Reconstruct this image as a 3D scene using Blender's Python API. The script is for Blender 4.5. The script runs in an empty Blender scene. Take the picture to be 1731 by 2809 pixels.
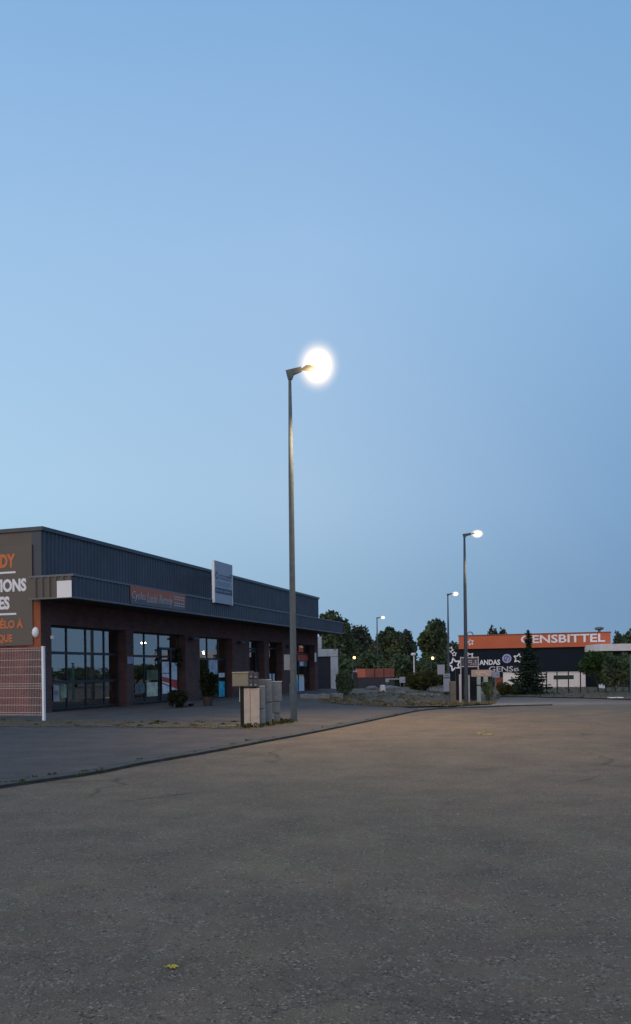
import bpy, math, random
import numpy as np
from mathutils import Vector, Matrix
R = math.radians
sc = bpy.context.scene
COL = sc.collection

# ---------------------------------------------------------------- camera
EYE = 1.25
F, CX, HY, ROLL = 2267.0, 865.5, 1838.0, 0.0122      # focal length, centre and horizon measured in photo pixels
cd = bpy.data.cameras.new('camera'); cam = bpy.data.objects.new('camera', cd); COL.objects.link(cam)
cd.sensor_fit = 'VERTICAL'; cd.sensor_height = 36; cd.sensor_width = 36
cd.lens = F / 2809 * 36; cd.shift_y = (HY - 1404.5) / 2809
cd.clip_start = 0.1; cd.clip_end = 3000
cam.matrix_world = Matrix.Translation((0, 0, EYE)) @ Matrix.Rotation(R(90), 4, 'X') @ Matrix.Rotation(-ROLL, 4, 'Z')
sc.camera = cam

# ---------------------------------------------------------------- world: dusk sky by direction (height and azimuth)
w = bpy.data.worlds.new("World"); sc.world = w; w.use_nodes = True
nt = w.node_tree; nt.nodes.clear()
def N(nt, t, **k):
    n = nt.nodes.new(t)
    for a, b in k.items(): setattr(n, a, b)
    return n
tc = N(nt, 'ShaderNodeTexCoord'); sx = N(nt, 'ShaderNodeSeparateXYZ')
nt.links.new(tc.outputs['Generated'], sx.inputs[0])
def M2(nt, op, a, b=None, clamp=False):
    n = N(nt, 'ShaderNodeMath', operation=op, use_clamp=clamp)
    for i, v in enumerate((a, b)):
        if v is None: continue
        if isinstance(v, (int, float)): n.inputs[i].default_value = v
        else: nt.links.new(v, n.inputs[i])
    return n.outputs[0]
x2 = M2(nt, 'MULTIPLY', sx.outputs[0], sx.outputs[0]); y2 = M2(nt, 'MULTIPLY', sx.outputs[1], sx.outputs[1])
hyp = M2(nt, 'SQRT', M2(nt, 'ADD', M2(nt, 'ADD', x2, y2), 1e-5))
az = M2(nt, 'MULTIPLY_ADD', M2(nt, 'DIVIDE', sx.outputs[0], hyp), 0.5)
nt.nodes[-1].inputs[2].default_value = 0.5
rows = [  # height (z of the view direction) and colours at five azimuths, left to right
    (0.05, (.46, .66, .78), (.36, .555, .70), (.285, .450, .62), (.180, .315, .50), (.205, .335, .50)),
    (0.22, (.50, .72, .90), (.405, .615, .82), (.365, .540, .745), (.212, .372, .60), (.20, .36, .585)),
    (0.45, (.36, .57, .84), (.333, .539, .80), (.330, .520, .780), (.248, .445, .710), (.185, .360, .62)),
    (0.65, (.25, .46, .77), (.225, .425, .725), (.220, .415, .705), (.190, .380, .665), (.160, .330, .60)),
]
prev = None; pz = 0
for z, *cs in rows:
    r = N(nt, 'ShaderNodeValToRGB'); nt.links.new(az, r.inputs[0])
    e = r.color_ramp.elements
    while len(e) < 5: e.new(0.5)
    for i, (p, c) in enumerate(zip((0, .32, .5, .68, 1), cs)):
        e[i].position = p; e[i].color = (*c, 1)
    if prev is None: prev = r.outputs[0]
    else:
        mr = N(nt, 'ShaderNodeMapRange', interpolation_type='SMOOTHSTEP' if z < .3 else 'LINEAR'); nt.links.new(sx.outputs[2], mr.inputs[0])
        mr.inputs[1].default_value = pz; mr.inputs[2].default_value = z
        mx = N(nt, 'ShaderNodeMixRGB'); nt.links.new(mr.outputs[0], mx.inputs[0])
        nt.links.new(prev, mx.inputs[1]); nt.links.new(r.outputs[0], mx.inputs[2]); prev = mx.outputs[0]
    pz = z
# the afterglow lies low behind the camera
ng = M2(nt, 'MULTIPLY', sx.outputs[1], -1.0)
g1 = N(nt, 'ShaderNodeMapRange', interpolation_type='SMOOTHSTEP'); nt.links.new(ng, g1.inputs[0]); g1.inputs[1].default_value = -.05; g1.inputs[2].default_value = .85
g2 = N(nt, 'ShaderNodeMapRange', interpolation_type='SMOOTHSTEP'); nt.links.new(sx.outputs[2], g2.inputs[0]); g2.inputs[1].default_value = .75; g2.inputs[2].default_value = .0
g3 = N(nt, 'ShaderNodeMapRange', interpolation_type='SMOOTHSTEP'); nt.links.new(sx.outputs[0], g3.inputs[0]); g3.inputs[1].default_value = .45; g3.inputs[2].default_value = -.25
gm = M2(nt, 'MULTIPLY', M2(nt, 'MULTIPLY', g1.outputs[0], g2.outputs[0]), g3.outputs[0])
mxg = N(nt, 'ShaderNodeMixRGB'); nt.links.new(gm, mxg.inputs[0]); nt.links.new(prev, mxg.inputs[1]); mxg.inputs[2].default_value = (1.15, .82, .58, 1); prev = mxg.outputs[0]
bg = N(nt, 'ShaderNodeBackground'); nt.links.new(prev, bg.inputs[0]); bg.inputs[1].default_value = 1.0
wo = N(nt, 'ShaderNodeOutputWorld'); nt.links.new(bg.outputs[0], wo.inputs[0])

# last glow of the evening sky, from the left behind the camera: very wide and weak
sl = bpy.data.lights.new('evening_glow', 'SUN'); sl.energy = 0.75; sl.angle = R(60); sl.color = (1.0, .80, .62)
so = bpy.data.objects.new('evening_glow', sl); COL.objects.link(so)
so.rotation_euler = (R(58), 0, R(-28))
sc.view_settings.view_transform = 'Standard'; sc.view_settings.look = 'None'
sc.view_settings.exposure = 0; sc.view_settings.gamma = 1
sc.render.film_transparent = False

# ---------------------------------------------------------------- where things stand
D = Vector((.3135, .9496)); NN = Vector((.9496, -.3135)); P0 = Vector((-8.455, 25.5))   # facade direction, its normal, near corner
def ray(px, py):
    u, v = px - CX, HY - py
    c, s = math.cos(ROLL), math.sin(ROLL)
    return (u*c + v*s)/F, (-u*s + v*c)/F
def at(px, py, Y):
    a, b = ray(px, py); return Vector((a*Y, Y, EYE + b*Y))
def ss(a, b, t):
    t = min(1, max(0, (t-a)/(b-a))); return t*t*(3-2*t)
def ground(x, y):
    q = (x-P0.x)*NN.x + (y-P0.y)*NN.y
    return -.75 * ss(22, 50, y) * max(ss(3, 9, q), ss(54, 66, y))
def gp(px, py):
    a, b = ray(px, py); y = 2.0
    while y < 400:
        if EYE + b*y <= ground(a*y, y): break
        y += .05
    return Vector((a*y, y, ground(a*y, y)))
def fac(px, py, q=0.0):            # point of the photo on the plane q metres in front of the facade -> (s, z)
    a, b = ray(px, py)
    y = (q + P0.x*NN.x + P0.y*NN.y) / (a*NN.x + NN.y)
    return (a*y-P0.x)*D.x + (y-P0.y)*D.y, EYE + b*y

# ---------------------------------------------------------------- materials
MATS = {}
def mat(name, color, rough=.7, metal=0, var=.12, scale=6, bump=0, bscale=40, emit=0, coord='Object', spec=.5, dirt=None):
    if name in MATS: return MATS[name]
    m = bpy.data.materials.new(name); m.use_nodes = True; t = m.node_tree
    b = t.nodes['Principled BSDF']
    b.inputs['Roughness'].default_value = rough; b.inputs['Metallic'].default_value = metal
    b.inputs['Specular IOR Level'].default_value = spec
    tcn = N(t, 'ShaderNodeTexCoord'); nz = N(t, 'ShaderNodeTexNoise'); nz.inputs['Scale'].default_value = scale; nz.inputs['Detail'].default_value = 6
    t.links.new(tcn.outputs[coord], nz.inputs['Vector'])
    r = N(t, 'ShaderNodeValToRGB'); t.links.new(nz.outputs[0], r.inputs[0])
    e = r.color_ramp.elements; e[0].position = .3; e[1].position = .7
    e[0].color = (*[c*(1-var) for c in color], 1); e[1].color = (*[min(1, c*(1+var)) for c in color], 1)
    out = r.outputs[0]
    if dirt:
        n2 = N(t, 'ShaderNodeTexNoise'); n2.inputs['Scale'].default_value = scale*.35; n2.inputs['Detail'].default_value = 8; n2.inputs['Roughness'].default_value = .7
        t.links.new(tcn.outputs[coord], n2.inputs['Vector'])
        r2 = N(t, 'ShaderNodeValToRGB'); r2.color_ramp.elements[0].position = .52; r2.color_ramp.elements[1].position = .68
        t.links.new(n2.outputs[0], r2.inputs[0])
        mx = N(t, 'ShaderNodeMixRGB'); t.links.new(r2.outputs[0], mx.inputs[0]); t.links.new(out, mx.inputs[1]); mx.inputs[2].default_value = (*dirt, 1); out = mx.outputs[0]
    t.links.new(out, b.inputs['Base Color'])
    if emit:
        b.inputs['Emission Color'].default_value = (*color, 1); b.inputs['Emission Strength'].default_value = emit
    if bump:
        nb = N(t, 'ShaderNodeTexNoise'); nb.inputs['Scale'].default_value = bscale; nb.inputs['Detail'].default_value = 4
        t.links.new(tcn.outputs[coord], nb.inputs['Vector'])
        bp = N(t, 'ShaderNodeBump'); bp.inputs['Strength'].default_value = bump; bp.inputs['Distance'].default_value = .02
        t.links.new(nb.outputs[0], bp.inputs['Height']); t.links.new(bp.outputs[0], b.inputs['Normal'])
    MATS[name] = m; return m

def asphalt(name, base, light, dark, patch, chips=1.0):
    m = bpy.data.materials.new(name); m.use_nodes = True; t = m.node_tree; L = t.links.new
    b = t.nodes['Principled BSDF']; b.inputs['Roughness'].default_value = .85; b.inputs['Specular IOR Level'].default_value = .3
    g = N(t, 'ShaderNodeNewGeometry').outputs['Position']
    def noise(s, d=6, r=.6):
        n = N(t, 'ShaderNodeTexNoise'); n.inputs['Scale'].default_value = s; n.inputs['Detail'].default_value = d; n.inputs['Roughness'].default_value = r
        L(g, n.inputs['Vector']); return n.outputs[0]
    def ramp(v, p0, p1, c0, c1):
        r = N(t, 'ShaderNodeValToRGB'); e = r.color_ramp.elements; e[0].position = p0; e[1].position = p1
        e[0].color = (*c0, 1); e[1].color = (*c1, 1); L(v, r.inputs[0]); return r.outputs[0]
    def mix(f, a, c, mode='MIX'):
        x = N(t, 'ShaderNodeMixRGB', blend_type=mode)
        for i, v in enumerate((f, a, c)):
            if isinstance(v, (int, float)): x.inputs[i].default_value = v
            elif isinstance(v, tuple): x.inputs[i].default_value = (*v, 1)
            else: L(v, x.inputs[i])
        return x.outputs[0]
    big = ramp(noise(.22, 5, .55), .35, .68, base, patch)
    mid = ramp(noise(1.3, 7, .7), .32, .68, (.70, .70, .71), (1.24, 1.22, 1.20))
    c = mix(1.0, big, mid, 'MULTIPLY')
    vo = N(t, 'ShaderNodeTexVoronoi'); vo.inputs['Scale'].default_value = 95; L(g, vo.inputs['Vector'])
    sv = N(t, 'ShaderNodeSeparateColor'); L(vo.outputs['Color'], sv.inputs[0])
    lightchip = ramp(sv.outputs[0], .80, .97, (0,)*3, (1,)*3)
    darkchip = ramp(sv.outputs[1], .74, .95, (0,)*3, (1,)*3)
    clus = ramp(noise(9, 3), .38, .62, (.15,)*3, (1,)*3)
    lc = mix(1.0, lightchip, clus, 'MULTIPLY'); dc = mix(1.0, darkchip, clus, 'MULTIPLY')
    lf = N(t, 'ShaderNodeMath', operation='MULTIPLY'); L(lc, lf.inputs[0]); lf.inputs[1].default_value = .75*chips
    df = N(t, 'ShaderNodeMath', operation='MULTIPLY'); L(dc, df.inputs[0]); df.inputs[1].default_value = .85*chips
    c = mix(df.outputs[0], c, dark); c = mix(lf.outputs[0], c, light)
    gr = ramp(noise(160, 2), .3, .7, (.72,)*3, (1.28,)*3); c = mix(1.0, c, gr, 'MULTIPLY')
    tint = N(t, 'ShaderNodeTexNoise'); tint.inputs['Scale'].default_value = 3.2; tint.inputs['Detail'].default_value = 3; L(g, tint.inputs['Vector'])
    c = mix(.10, c, tint.outputs['Color'], 'OVERLAY')
    # old stain patches and a few hairline cracks
    st = ramp(noise(.55, 4, .5), .60, .74, (1,)*3, (.72, .72, .74)); c = mix(1.0, c, st, 'MULTIPLY')
    cv = N(t, 'ShaderNodeTexVoronoi', feature='DISTANCE_TO_EDGE'); cv.inputs['Scale'].default_value = .16
    wn = N(t, 'ShaderNodeTexNoise'); wn.inputs['Scale'].default_value = .9; wn.inputs['Detail'].default_value = 5; L(g, wn.inputs['Vector'])
    ad = N(t, 'ShaderNodeVectorMath', operation='MULTIPLY_ADD'); L(wn.outputs['Color'], ad.inputs[0]); ad.inputs[1].default_value = (1.6,)*3; L(g, ad.inputs[2]); L(ad.outputs[0], cv.inputs['Vector'])
    ck = ramp(cv.outputs['Distance'], .001, .007, (.50,)*3, (1,)*3); ckm = ramp(noise(.3, 2), .5, .56, (0,)*3, (1,)*3)
    c = mix(ckm, c, mix(1.0, c, ck, 'MULTIPLY'))
    L(c, b.inputs['Base Color'])
    bp = N(t, 'ShaderNodeBump'); bp.inputs['Strength'].default_value = .55; bp.inputs['Distance'].default_value = .008
    L(vo.outputs['Distance'], bp.inputs['Height'])
    bp2 = N(t, 'ShaderNodeBump'); bp2.inputs['Strength'].default_value = .4; bp2.inputs['Distance'].default_value = .03
    L(noise(14, 5), bp2.inputs['Height']); L(bp.outputs[0], bp2.inputs['Normal']); L(bp2.outputs[0], b.inputs['Normal'])
    MATS[name] = m; return m

def brick(name, c1, c2, mortar):
    m = bpy.data.materials.new(name); m.use_nodes = True; t = m.node_tree; L = t.links.new
    b = t.nodes['Principled BSDF']; b.inputs['Roughness'].default_value = .85; b.inputs['Specular IOR Level'].default_value = .25
    tcn = N(t, 'ShaderNodeTexCoord'); s = N(t, 'ShaderNodeSeparateXYZ'); L(tcn.outputs['Object'], s.inputs[0])
    a = N(t, 'ShaderNodeMath', operation='ADD'); L(s.outputs[0], a.inputs[0]); L(s.outputs[1], a.inputs[1])
    cb = N(t, 'ShaderNodeCombineXYZ'); L(a.outputs[0], cb.inputs[0]); L(s.outputs[2], cb.inputs[1])
    br = N(t, 'ShaderNodeTexBrick'); L(cb.outputs[0], br.inputs['Vector'])
    br.inputs['Color1'].default_value = (*c1, 1); br.inputs['Color2'].default_value = (*c2, 1); br.inputs['Mortar'].default_value = (*mortar, 1)
    br.inputs['Scale'].default_value = 1; br.inputs['Mortar Size'].default_value = .008; br.inputs['Brick Width'].default_value = .23; br.inputs['Row Height'].default_value = .075
    nz = N(t, 'ShaderNodeTexNoise'); nz.inputs['Scale'].default_value = 2.0; nz.inputs['Detail'].default_value = 6; L(tcn.outputs['Object'], nz.inputs['Vector'])
    r = N(t, 'ShaderNodeValToRGB'); r.color_ramp.elements[0].position = .3; r.color_ramp.elements[0].color = (.75,)*3+(1,); r.color_ramp.elements[1].position = .7; r.color_ramp.elements[1].color = (1.15,)*3+(1,)
    L(nz.outputs[0], r.inputs[0]); mx = N(t, 'ShaderNodeMixRGB', blend_type='MULTIPLY'); mx.inputs[0].default_value = 1
    L(br.outputs[0], mx.inputs[1]); L(r.outputs[0], mx.inputs[2]); L(mx.outputs[0], b.inputs['Base Color'])
    bp = N(t, 'ShaderNodeBump'); bp.inputs['Strength'].default_value = .6; bp.inputs['Distance'].default_value = .01; bp.invert = True
    L(br.outputs['Fac'], bp.inputs['Height']); L(bp.outputs[0], b.inputs['Normal'])
    MATS[name] = m; return m

def glass(name, tint=(.82, .86, .88)):
    m = bpy.data.materials.new(name); m.use_nodes = True; t = m.node_tree; t.nodes.clear(); L = t.links.new
    tr = N(t, 'ShaderNodeBsdfTransparent'); tr.inputs[0].default_value = (*tint, 1)
    gl = N(t, 'ShaderNodeBsdfGlossy'); gl.inputs['Roughness'].default_value = .015; gl.inputs[0].default_value = (1, 1, 1, 1)
    nz = N(t, 'ShaderNodeTexNoise'); nz.inputs['Scale'].default_value = 1.1
    bp = N(t, 'ShaderNodeBump'); bp.inputs['Strength'].default_value = .12; bp.inputs['Distance'].default_value = .02
    L(nz.outputs[0], bp.inputs['Height']); L(bp.outputs[0], gl.inputs['Normal'])
    fr = N(t, 'ShaderNodeFresnel'); fr.inputs[0].default_value = 3.6
    mx = N(t, 'ShaderNodeMixShader'); L(fr.outputs[0], mx.inputs[0]); L(tr.outputs[0], mx.inputs[1]); L(gl.outputs[0], mx.inputs[2])
    o = N(t, 'ShaderNodeOutputMaterial'); L(mx.outputs[0], o.inputs[0]); MATS[name] = m; return m

def foliage(name, c1, c2, trans=.25):
    m = bpy.data.materials.new(name); m.use_nodes = True; t = m.node_tree; t.nodes.clear(); L = t.links.new
    g = N(t, 'ShaderNodeNewGeometry'); nz = N(t, 'ShaderNodeTexNoise'); nz.inputs['Scale'].default_value = .9; nz.inputs['Detail'].default_value = 4; L(g.outputs['Position'], nz.inputs['Vector'])
    ri = N(t, 'ShaderNodeMath', operation='MULTIPLY_ADD'); L(g.outputs['Random Per Island'], ri.inputs[0]); ri.inputs[1].default_value = .5; L(nz.outputs[0], ri.inputs[2])
    r = N(t, 'ShaderNodeValToRGB'); r.color_ramp.elements[0].position = .45; r.color_ramp.elements[0].color = (*c1, 1); r.color_ramp.elements[1].position = 1.05 if False else .95; r.color_ramp.elements[1].color = (*c2, 1)
    L(ri.outputs[0], r.inputs[0])
    d = N(t, 'ShaderNodeBsdfDiffuse'); L(r.outputs[0], d.inputs[0]); tl = N(t, 'ShaderNodeBsdfTranslucent'); L(r.outputs[0], tl.inputs[0])
    mx = N(t, 'ShaderNodeMixShader'); mx.inputs[0].default_value = trans; L(d.outputs[0], mx.inputs[1]); L(tl.outputs[0], mx.inputs[2])
    o = N(t, 'ShaderNodeOutputMaterial'); L(mx.outputs[0], o.inputs[0]); MATS[name] = m; return m

def lamp_mat(name, color, strength):
    m = bpy.data.materials.new(name); m.use_nodes = True; t = m.node_tree; t.nodes.clear()
    e = N(t, 'ShaderNodeEmission'); e.inputs[0].default_value = (*color, 1); e.inputs[1].default_value = strength
    o = N(t, 'ShaderNodeOutputMaterial'); t.links.new(e.outputs[0], o.inputs[0]); MATS[name] = m; return m

ROAD = asphalt('worn_warm_asphalt', (.180, .128, .082), (.36, .31, .24), (.026, .021, .018), (.126, .097, .066))
PAVE = asphalt('blue_grey_asphalt', (.100, .083, .074), (.22, .21, .20), (.022, .022, .022), (.072, .064, .061), .6)
SIDE = asphalt('pale_gravel_asphalt', (.15, .138, .132), (.30, .28, .27), (.05, .045, .045), (.115, .108, .108), .7)
DIRT = asphalt('dry_dirt', (.120, .094, .068), (.19, .16, .12), (.04, .035, .025), (.082, .074, .050), .9)
FIELD = asphalt('dry_field_grass', (.19, .135, .098), (.26, .21, .15), (.04, .035, .022), (.13, .105, .070), .9)
BRICK = brick('red_brick', (.25, .080, .066), (.19, .060, .052), (.18, .11, .095))
BRICK_SHADE = brick('shaded_brick', (.150, .078, .072), (.115, .060, .057), (.13, .088, .080))  # gable brick again, darkened: the facade's shade is put into the colour
CLAD = mat('anthracite_cladding', (.060, .072, .098), .5, .0, .16, 1.2, spec=.4)
TRIM = mat('grey_trim_metal', (.13, .14, .16), .45, .2, .1, 4)
GABLE = mat('taupe_cladding', (.125, .106, .094), .7, 0, .06, 1.5)
SIGNBG = mat('taupe_sign_panel', (.122, .103, .090), .6, 0, .04, 1.5)
ORANGE = mat('orange_paint', (.62, .16, .05), .6, 0, .05, 3)
ORSTRIP = mat('burnt_orange_render', (.30, .085, .035), .8, 0, .12, 3)
WHITE = mat('white_paint', (.88, .88, .90), .5, 0, .05, 3)
OFFWHITE = mat('offwhite_render', (.70, .67, .67), .8, 0, .08, 1.2, dirt=(.42, .40, .38))
FRAME = mat('dark_window_frame', (.030, .040, .052), .45, .2, .1, 5)
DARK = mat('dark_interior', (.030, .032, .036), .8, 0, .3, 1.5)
SOFF = mat('dark_soffit', (.055, .045, .040), .8, 0, .1, 2)
GLASS = glass('window_glass')
GALV = mat('galvanised_steel', (.092, .115, .125), .75, 0, .15, 9, dirt=(.12, .15, .15))
POLEDARK = mat('dark_painted_steel', (.060, .075, .095), .5, .3, .1, 6)
CONC = mat('weathered_concrete', (.56, .46, .37), .9, 0, .12, 7, bump=.4, bscale=60, dirt=(.40, .33, .26))
CONCG = mat('grey_concrete', (.20, .195, .19), .9, 0, .15, 5, bump=.5, bscale=40, dirt=(.12, .115, .10))
PLAST = mat('grey_meter_plastic', (.225, .228, .228), .6, 0, .10, 8, dirt=(.12, .12, .12))
BEIGE = mat('olive_beige_metal', (.25, .225, .16), .5, .1, .08, 6)
DKBOX = mat('dark_purple_grey_plastic', (.055, .05, .068), .5, 0, .15, 12)
NAVY = mat('dark_navy_cladding', (.010, .016, .027), .8, 0, .1, .7, spec=.15)
GORANGE = mat('orange_red_cladding', (.52, .115, .045), .6, 0, .10, .5)
KERB = mat('mossy_dark_kerb', (.050, .050, .046), .9, 0, .35, 4, bump=.6, bscale=25, dirt=(.035, .045, .028))
TRUNK = mat('bark', (.06, .045, .035), .9, 0, .25, 8, bump=.6, bscale=30)
LEAF1 = foliage('dark_leaves', (.042, .066, .044), (.135, .18, .10))
LEAF2 = foliage('olive_leaves', (.034, .040, .016), (.10, .098, .036))
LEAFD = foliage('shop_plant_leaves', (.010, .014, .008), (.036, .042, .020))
LEAF3 = foliage('spruce_needles', (.014, .030, .024), (.040, .066, .048), .1)
LEAF4 = foliage('greygreen_leaves', (.046, .064, .052), (.14, .165, .115))
DRYG = foliage('dry_grass', (.10, .080, .045), (.24, .195, .12))
BULB = lamp_mat('sodium_glow', (1.0, .74, .40), 22)
def bloom_mat(name, k):       # soft ball of glow in place of lens bloom, wider than the lamp head
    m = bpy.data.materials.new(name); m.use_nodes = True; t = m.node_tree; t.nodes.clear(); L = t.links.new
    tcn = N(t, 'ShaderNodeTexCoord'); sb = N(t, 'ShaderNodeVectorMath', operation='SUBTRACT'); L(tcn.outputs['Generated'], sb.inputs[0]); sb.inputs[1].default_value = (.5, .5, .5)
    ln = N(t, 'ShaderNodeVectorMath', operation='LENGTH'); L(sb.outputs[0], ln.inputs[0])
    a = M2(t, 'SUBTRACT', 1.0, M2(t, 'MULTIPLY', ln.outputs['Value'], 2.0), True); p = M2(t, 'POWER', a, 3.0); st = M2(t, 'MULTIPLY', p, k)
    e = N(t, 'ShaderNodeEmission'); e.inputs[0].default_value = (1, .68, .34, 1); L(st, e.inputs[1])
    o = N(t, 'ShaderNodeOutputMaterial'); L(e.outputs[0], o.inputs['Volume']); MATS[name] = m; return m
BULB = bloom_mat('sodium_bloom', 15); GLOWS = bloom_mat('sodium_bloom_small', 48)
BULBW = lamp_mat('warm_bulb', (1.0, .80, .48), 40)
BULBY = lamp_mat('yellow_bulb', (1.0, .62, .18), 7)

# ---------------------------------------------------------------- mesh helpers
class MB:
    def __init__(s): s.v = []; s.f = []
    def quad(s, a, b, c, d):
        n = len(s.v); s.v += [tuple(a), tuple(b), tuple(c), tuple(d)]; s.f.append((n, n+1, n+2, n+3)); return s
    def box(s, x0, x1, y0, y1, z0, z1):
        n = len(s.v)
        s.v += [(x, y, z) for z in (z0, z1) for x, y in ((x0, y0), (x1, y0), (x1, y1), (x0, y1))]
        for f in ((3, 2, 1, 0), (4, 5, 6, 7), (0, 1, 5, 4), (1, 2, 6, 5), (2, 3, 7, 6), (3, 0, 4, 7)): s.f.append(tuple(n+i for i in f))
        return s
    def tube(s, pts, rad, k=10, caps=True):
        pts = [Vector(p) for p in pts]
        if isinstance(rad, (int, float)): rad = [rad]*len(pts)
        n0 = len(s.v)
        for i, p in enumerate(pts):
            d = (pts[min(i+1, len(pts)-1)] - pts[max(i-1, 0)]).normalized()
            up = Vector((1, 0, 0)) if abs(d.z) > .7 else Vector((0, 0, 1))
            a = d.cross(up).normalized(); b = d.cross(a)
            for j in range(k):
                t = 2*math.pi*(j+.5)/k; s.v.append(tuple(p + (a*math.cos(t) + b*math.sin(t))*rad[i]))
        for i in range(len(pts)-1):
            for j in range(k):
                a = n0+i*k+j; b = n0+i*k+(j+1) % k; s.f.append((a, b, b+k, a+k))
        if caps:
            s.f.append(tuple(n0+j for j in range(k))[::-1]); s.f.append(tuple(n0+(len(pts)-1)*k+j for j in range(k)))
        return s
    def ell(s, c, r, nu=14, nv=8, zmin=-1, zmax=1):
        n0 = len(s.v); a0 = math.asin(zmin); a1 = math.asin(zmax)
        for i in range(nv+1):
            t = a0+(a1-a0)*i/nv
            for j in range(nu):
                p = 2*math.pi*j/nu; s.v.append((c[0]+r[0]*math.cos(t)*math.cos(p), c[1]+r[1]*math.cos(t)*math.sin(p), c[2]+r[2]*math.sin(t)))
        for i in range(nv):
            for j in range(nu):
                a = n0+i*nu+j; b = n0+i*nu+(j+1) % nu; s.f.append((a, b, b+nu, a+nu))
        s.f.append(tuple(n0+j for j in range(nu))[::-1]); s.f.append(tuple(n0+nv*nu+j for j in range(nu)))
        return s
    def prism(s, poly, fn, t):          # poly in 2d, fn(x, y, depth) -> point, depth 0..t
        n = len(s.v); k = len(poly)
        s.v += [tuple(fn(x, y, 0)) for x, y in poly] + [tuple(fn(x, y, t)) for x, y in poly]
        s.f.append(tuple(range(n, n+k))); s.f.append(tuple(range(n+2*k-1, n+k-1, -1)))
        for i in range(k): j = (i+1) % k; s.f.append((n+i, n+k+i, n+k+j, n+j))
        return s
    def stroke(s, pts, wd, fn, t, closed=False):   # ribbon along 2d points
        n = len(pts)
        for i in range(n if closed else n-1):
            a = Vector(pts[i]); b = Vector(pts[(i+1) % n]); d = (b-a)
            if d.length < 1e-6: continue
            d.normalize(); p = Vector((-d.y, d.x))*wd/2; e = d*wd*.3
            s.prism([a-e-p, b+e-p, b+e+p, a-e+p], fn, t + .0007*(i % 3))
        return s
    def leaves(s, pts, size, rng, flat=0.0):
        n = len(pts); nor = rng.normal(size=(n, 3)); nor[:, 2] += flat; nor /= np.linalg.norm(nor, axis=1)[:, None]
        t = rng.normal(size=(n, 3)); t -= (t*nor).sum(1)[:, None]*nor; t /= np.linalg.norm(t, axis=1)[:, None]
        u = np.cross(nor, t); sz = size*rng.uniform(.5, 1.3, n)[:, None]
        t = t*sz; u = u*sz*.55
        A = np.stack([pts-t, pts-u+t*.1, pts+t, pts+u+t*.1], 1).reshape(-1, 3)
        b = len(s.v); s.v += [tuple(p) for p in A]; s.f += [(b+4*i, b+4*i+1, b+4*i+2, b+4*i+3) for i in range(n)]
        return s
    def build(s, name, m, parent=None, smooth=False, loc=None, rotz=0):
        me = bpy.data.meshes.new(name); me.from_pydata([tuple(v) for v in s.v], [], s.f); me.materials.append(m)
        if smooth: me.polygons.foreach_set('use_smooth', [True]*len(me.polygons))
        me.update()
        o = bpy.data.objects.new(name, me); COL.objects.link(o)
        if parent: o.parent = parent
        if loc is not None: o.location = loc
        if rotz: o.rotation_euler = (0, 0, rotz)
        return o
def tag(o, label=None, cat=None, group=None, kind=None):
    if label: o['label'] = label
    if cat: o['category'] = cat
    if group: o['group'] = group
    if kind: o['kind'] = kind
    return o
def thing(name, label, cat, loc=(0, 0, 0), rotz=0, group=None):
    o = bpy.data.objects.new(name, None); COL.objects.link(o); o.empty_display_size = .3
    o.location = loc; o.rotation_euler = (0, 0, rotz); return tag(o, label, cat, group)
def copy_tree(o, parent=None):
    c = o.copy(); COL.objects.link(c)
    if parent: c.parent = parent
    for ch in [x for x in bpy.data.objects if x.parent == o]: copy_tree(ch, c)
    return c
def text_mb(txt, x0, x1, y0, y1, fn, t=.01, bold=.0, shear=0.0, mb=None):
    cu = bpy.data.curves.new('txt', 'FONT'); cu.body = txt; cu.size = 1; cu.offset = bold; cu.shear = shear; cu.resolution_u = 3
    o = bpy.data.objects.new('txt', cu); COL.objects.link(o); bpy.context.view_layer.update()
    me = o.to_mesh(); V = [v.co.copy() for v in me.vertices]; Fs = [tuple(p.vertices) for p in me.polygons]
    from collections import Counter
    ec = Counter()
    for f in Fs:
        for i in range(len(f)): ec[tuple(sorted((f[i], f[(i+1) % len(f)])))] += 1
    o.to_mesh_clear(); COL.objects.unlink(o); bpy.data.objects.remove(o); bpy.data.curves.remove(cu)
    ax = min(v.x for v in V); bx_ = max(v.x for v in V); ay = min(v.y for v in V); by = max(v.y for v in V)
    mb = mb or MB(); n = len(mb.v); k = len(V)
    P = [(x0+(v.x-ax)/(bx_-ax)*(x1-x0), y0+(v.y-ay)/(by-ay)*(y1-y0)) for v in V]
    mb.v += [tuple(fn(a, b, t)) for a, b in P] + [tuple(fn(a, b, 0)) for a, b in P]
    for f in Fs: mb.f.append(tuple(n+i for i in f))
    for (a, b), c in ec.items():
        if c == 1: mb.f.append((n+a, n+b, n+k+b, n+k+a))
    return mb
def star(cx, cy, r, rot=0, inner=.45):
    return [(cx+math.cos(rot+math.pi/2+i*math.pi/5)*(r if i % 2 == 0 else r*inner), cy+math.sin(rot+math.pi/2+i*math.pi/5)*(r if i % 2 == 0 else r*inner)) for i in range(10)]

# ---------------------------------------------------------------- ground, roads, pavements
def axis(vals):
    out = []
    for a, b, n in vals: out += list(np.linspace(a, b, n, endpoint=False))
    return out + [vals[-1][1]]
gx = axis([(-900, -120, 8), (-120, -30, 10), (-30, 60, 90), (60, 160, 12), (160, 1000, 8)])
gy = axis([(-150, -10, 6), (-10, 80, 90), (80, 200, 14), (200, 1400, 8)])
mb = MB()
for y in gy:
    for x in gx: mb.v.append((x, y, ground(x, y)))
nx = len(gx)
for j in range(len(gy)-1):
    for i in range(nx-1): a = j*nx+i; mb.f.append((a, a+1, a+1+nx, a+nx))
tag(mb.build('ground', FIELD, smooth=True), kind='structure')

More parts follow.
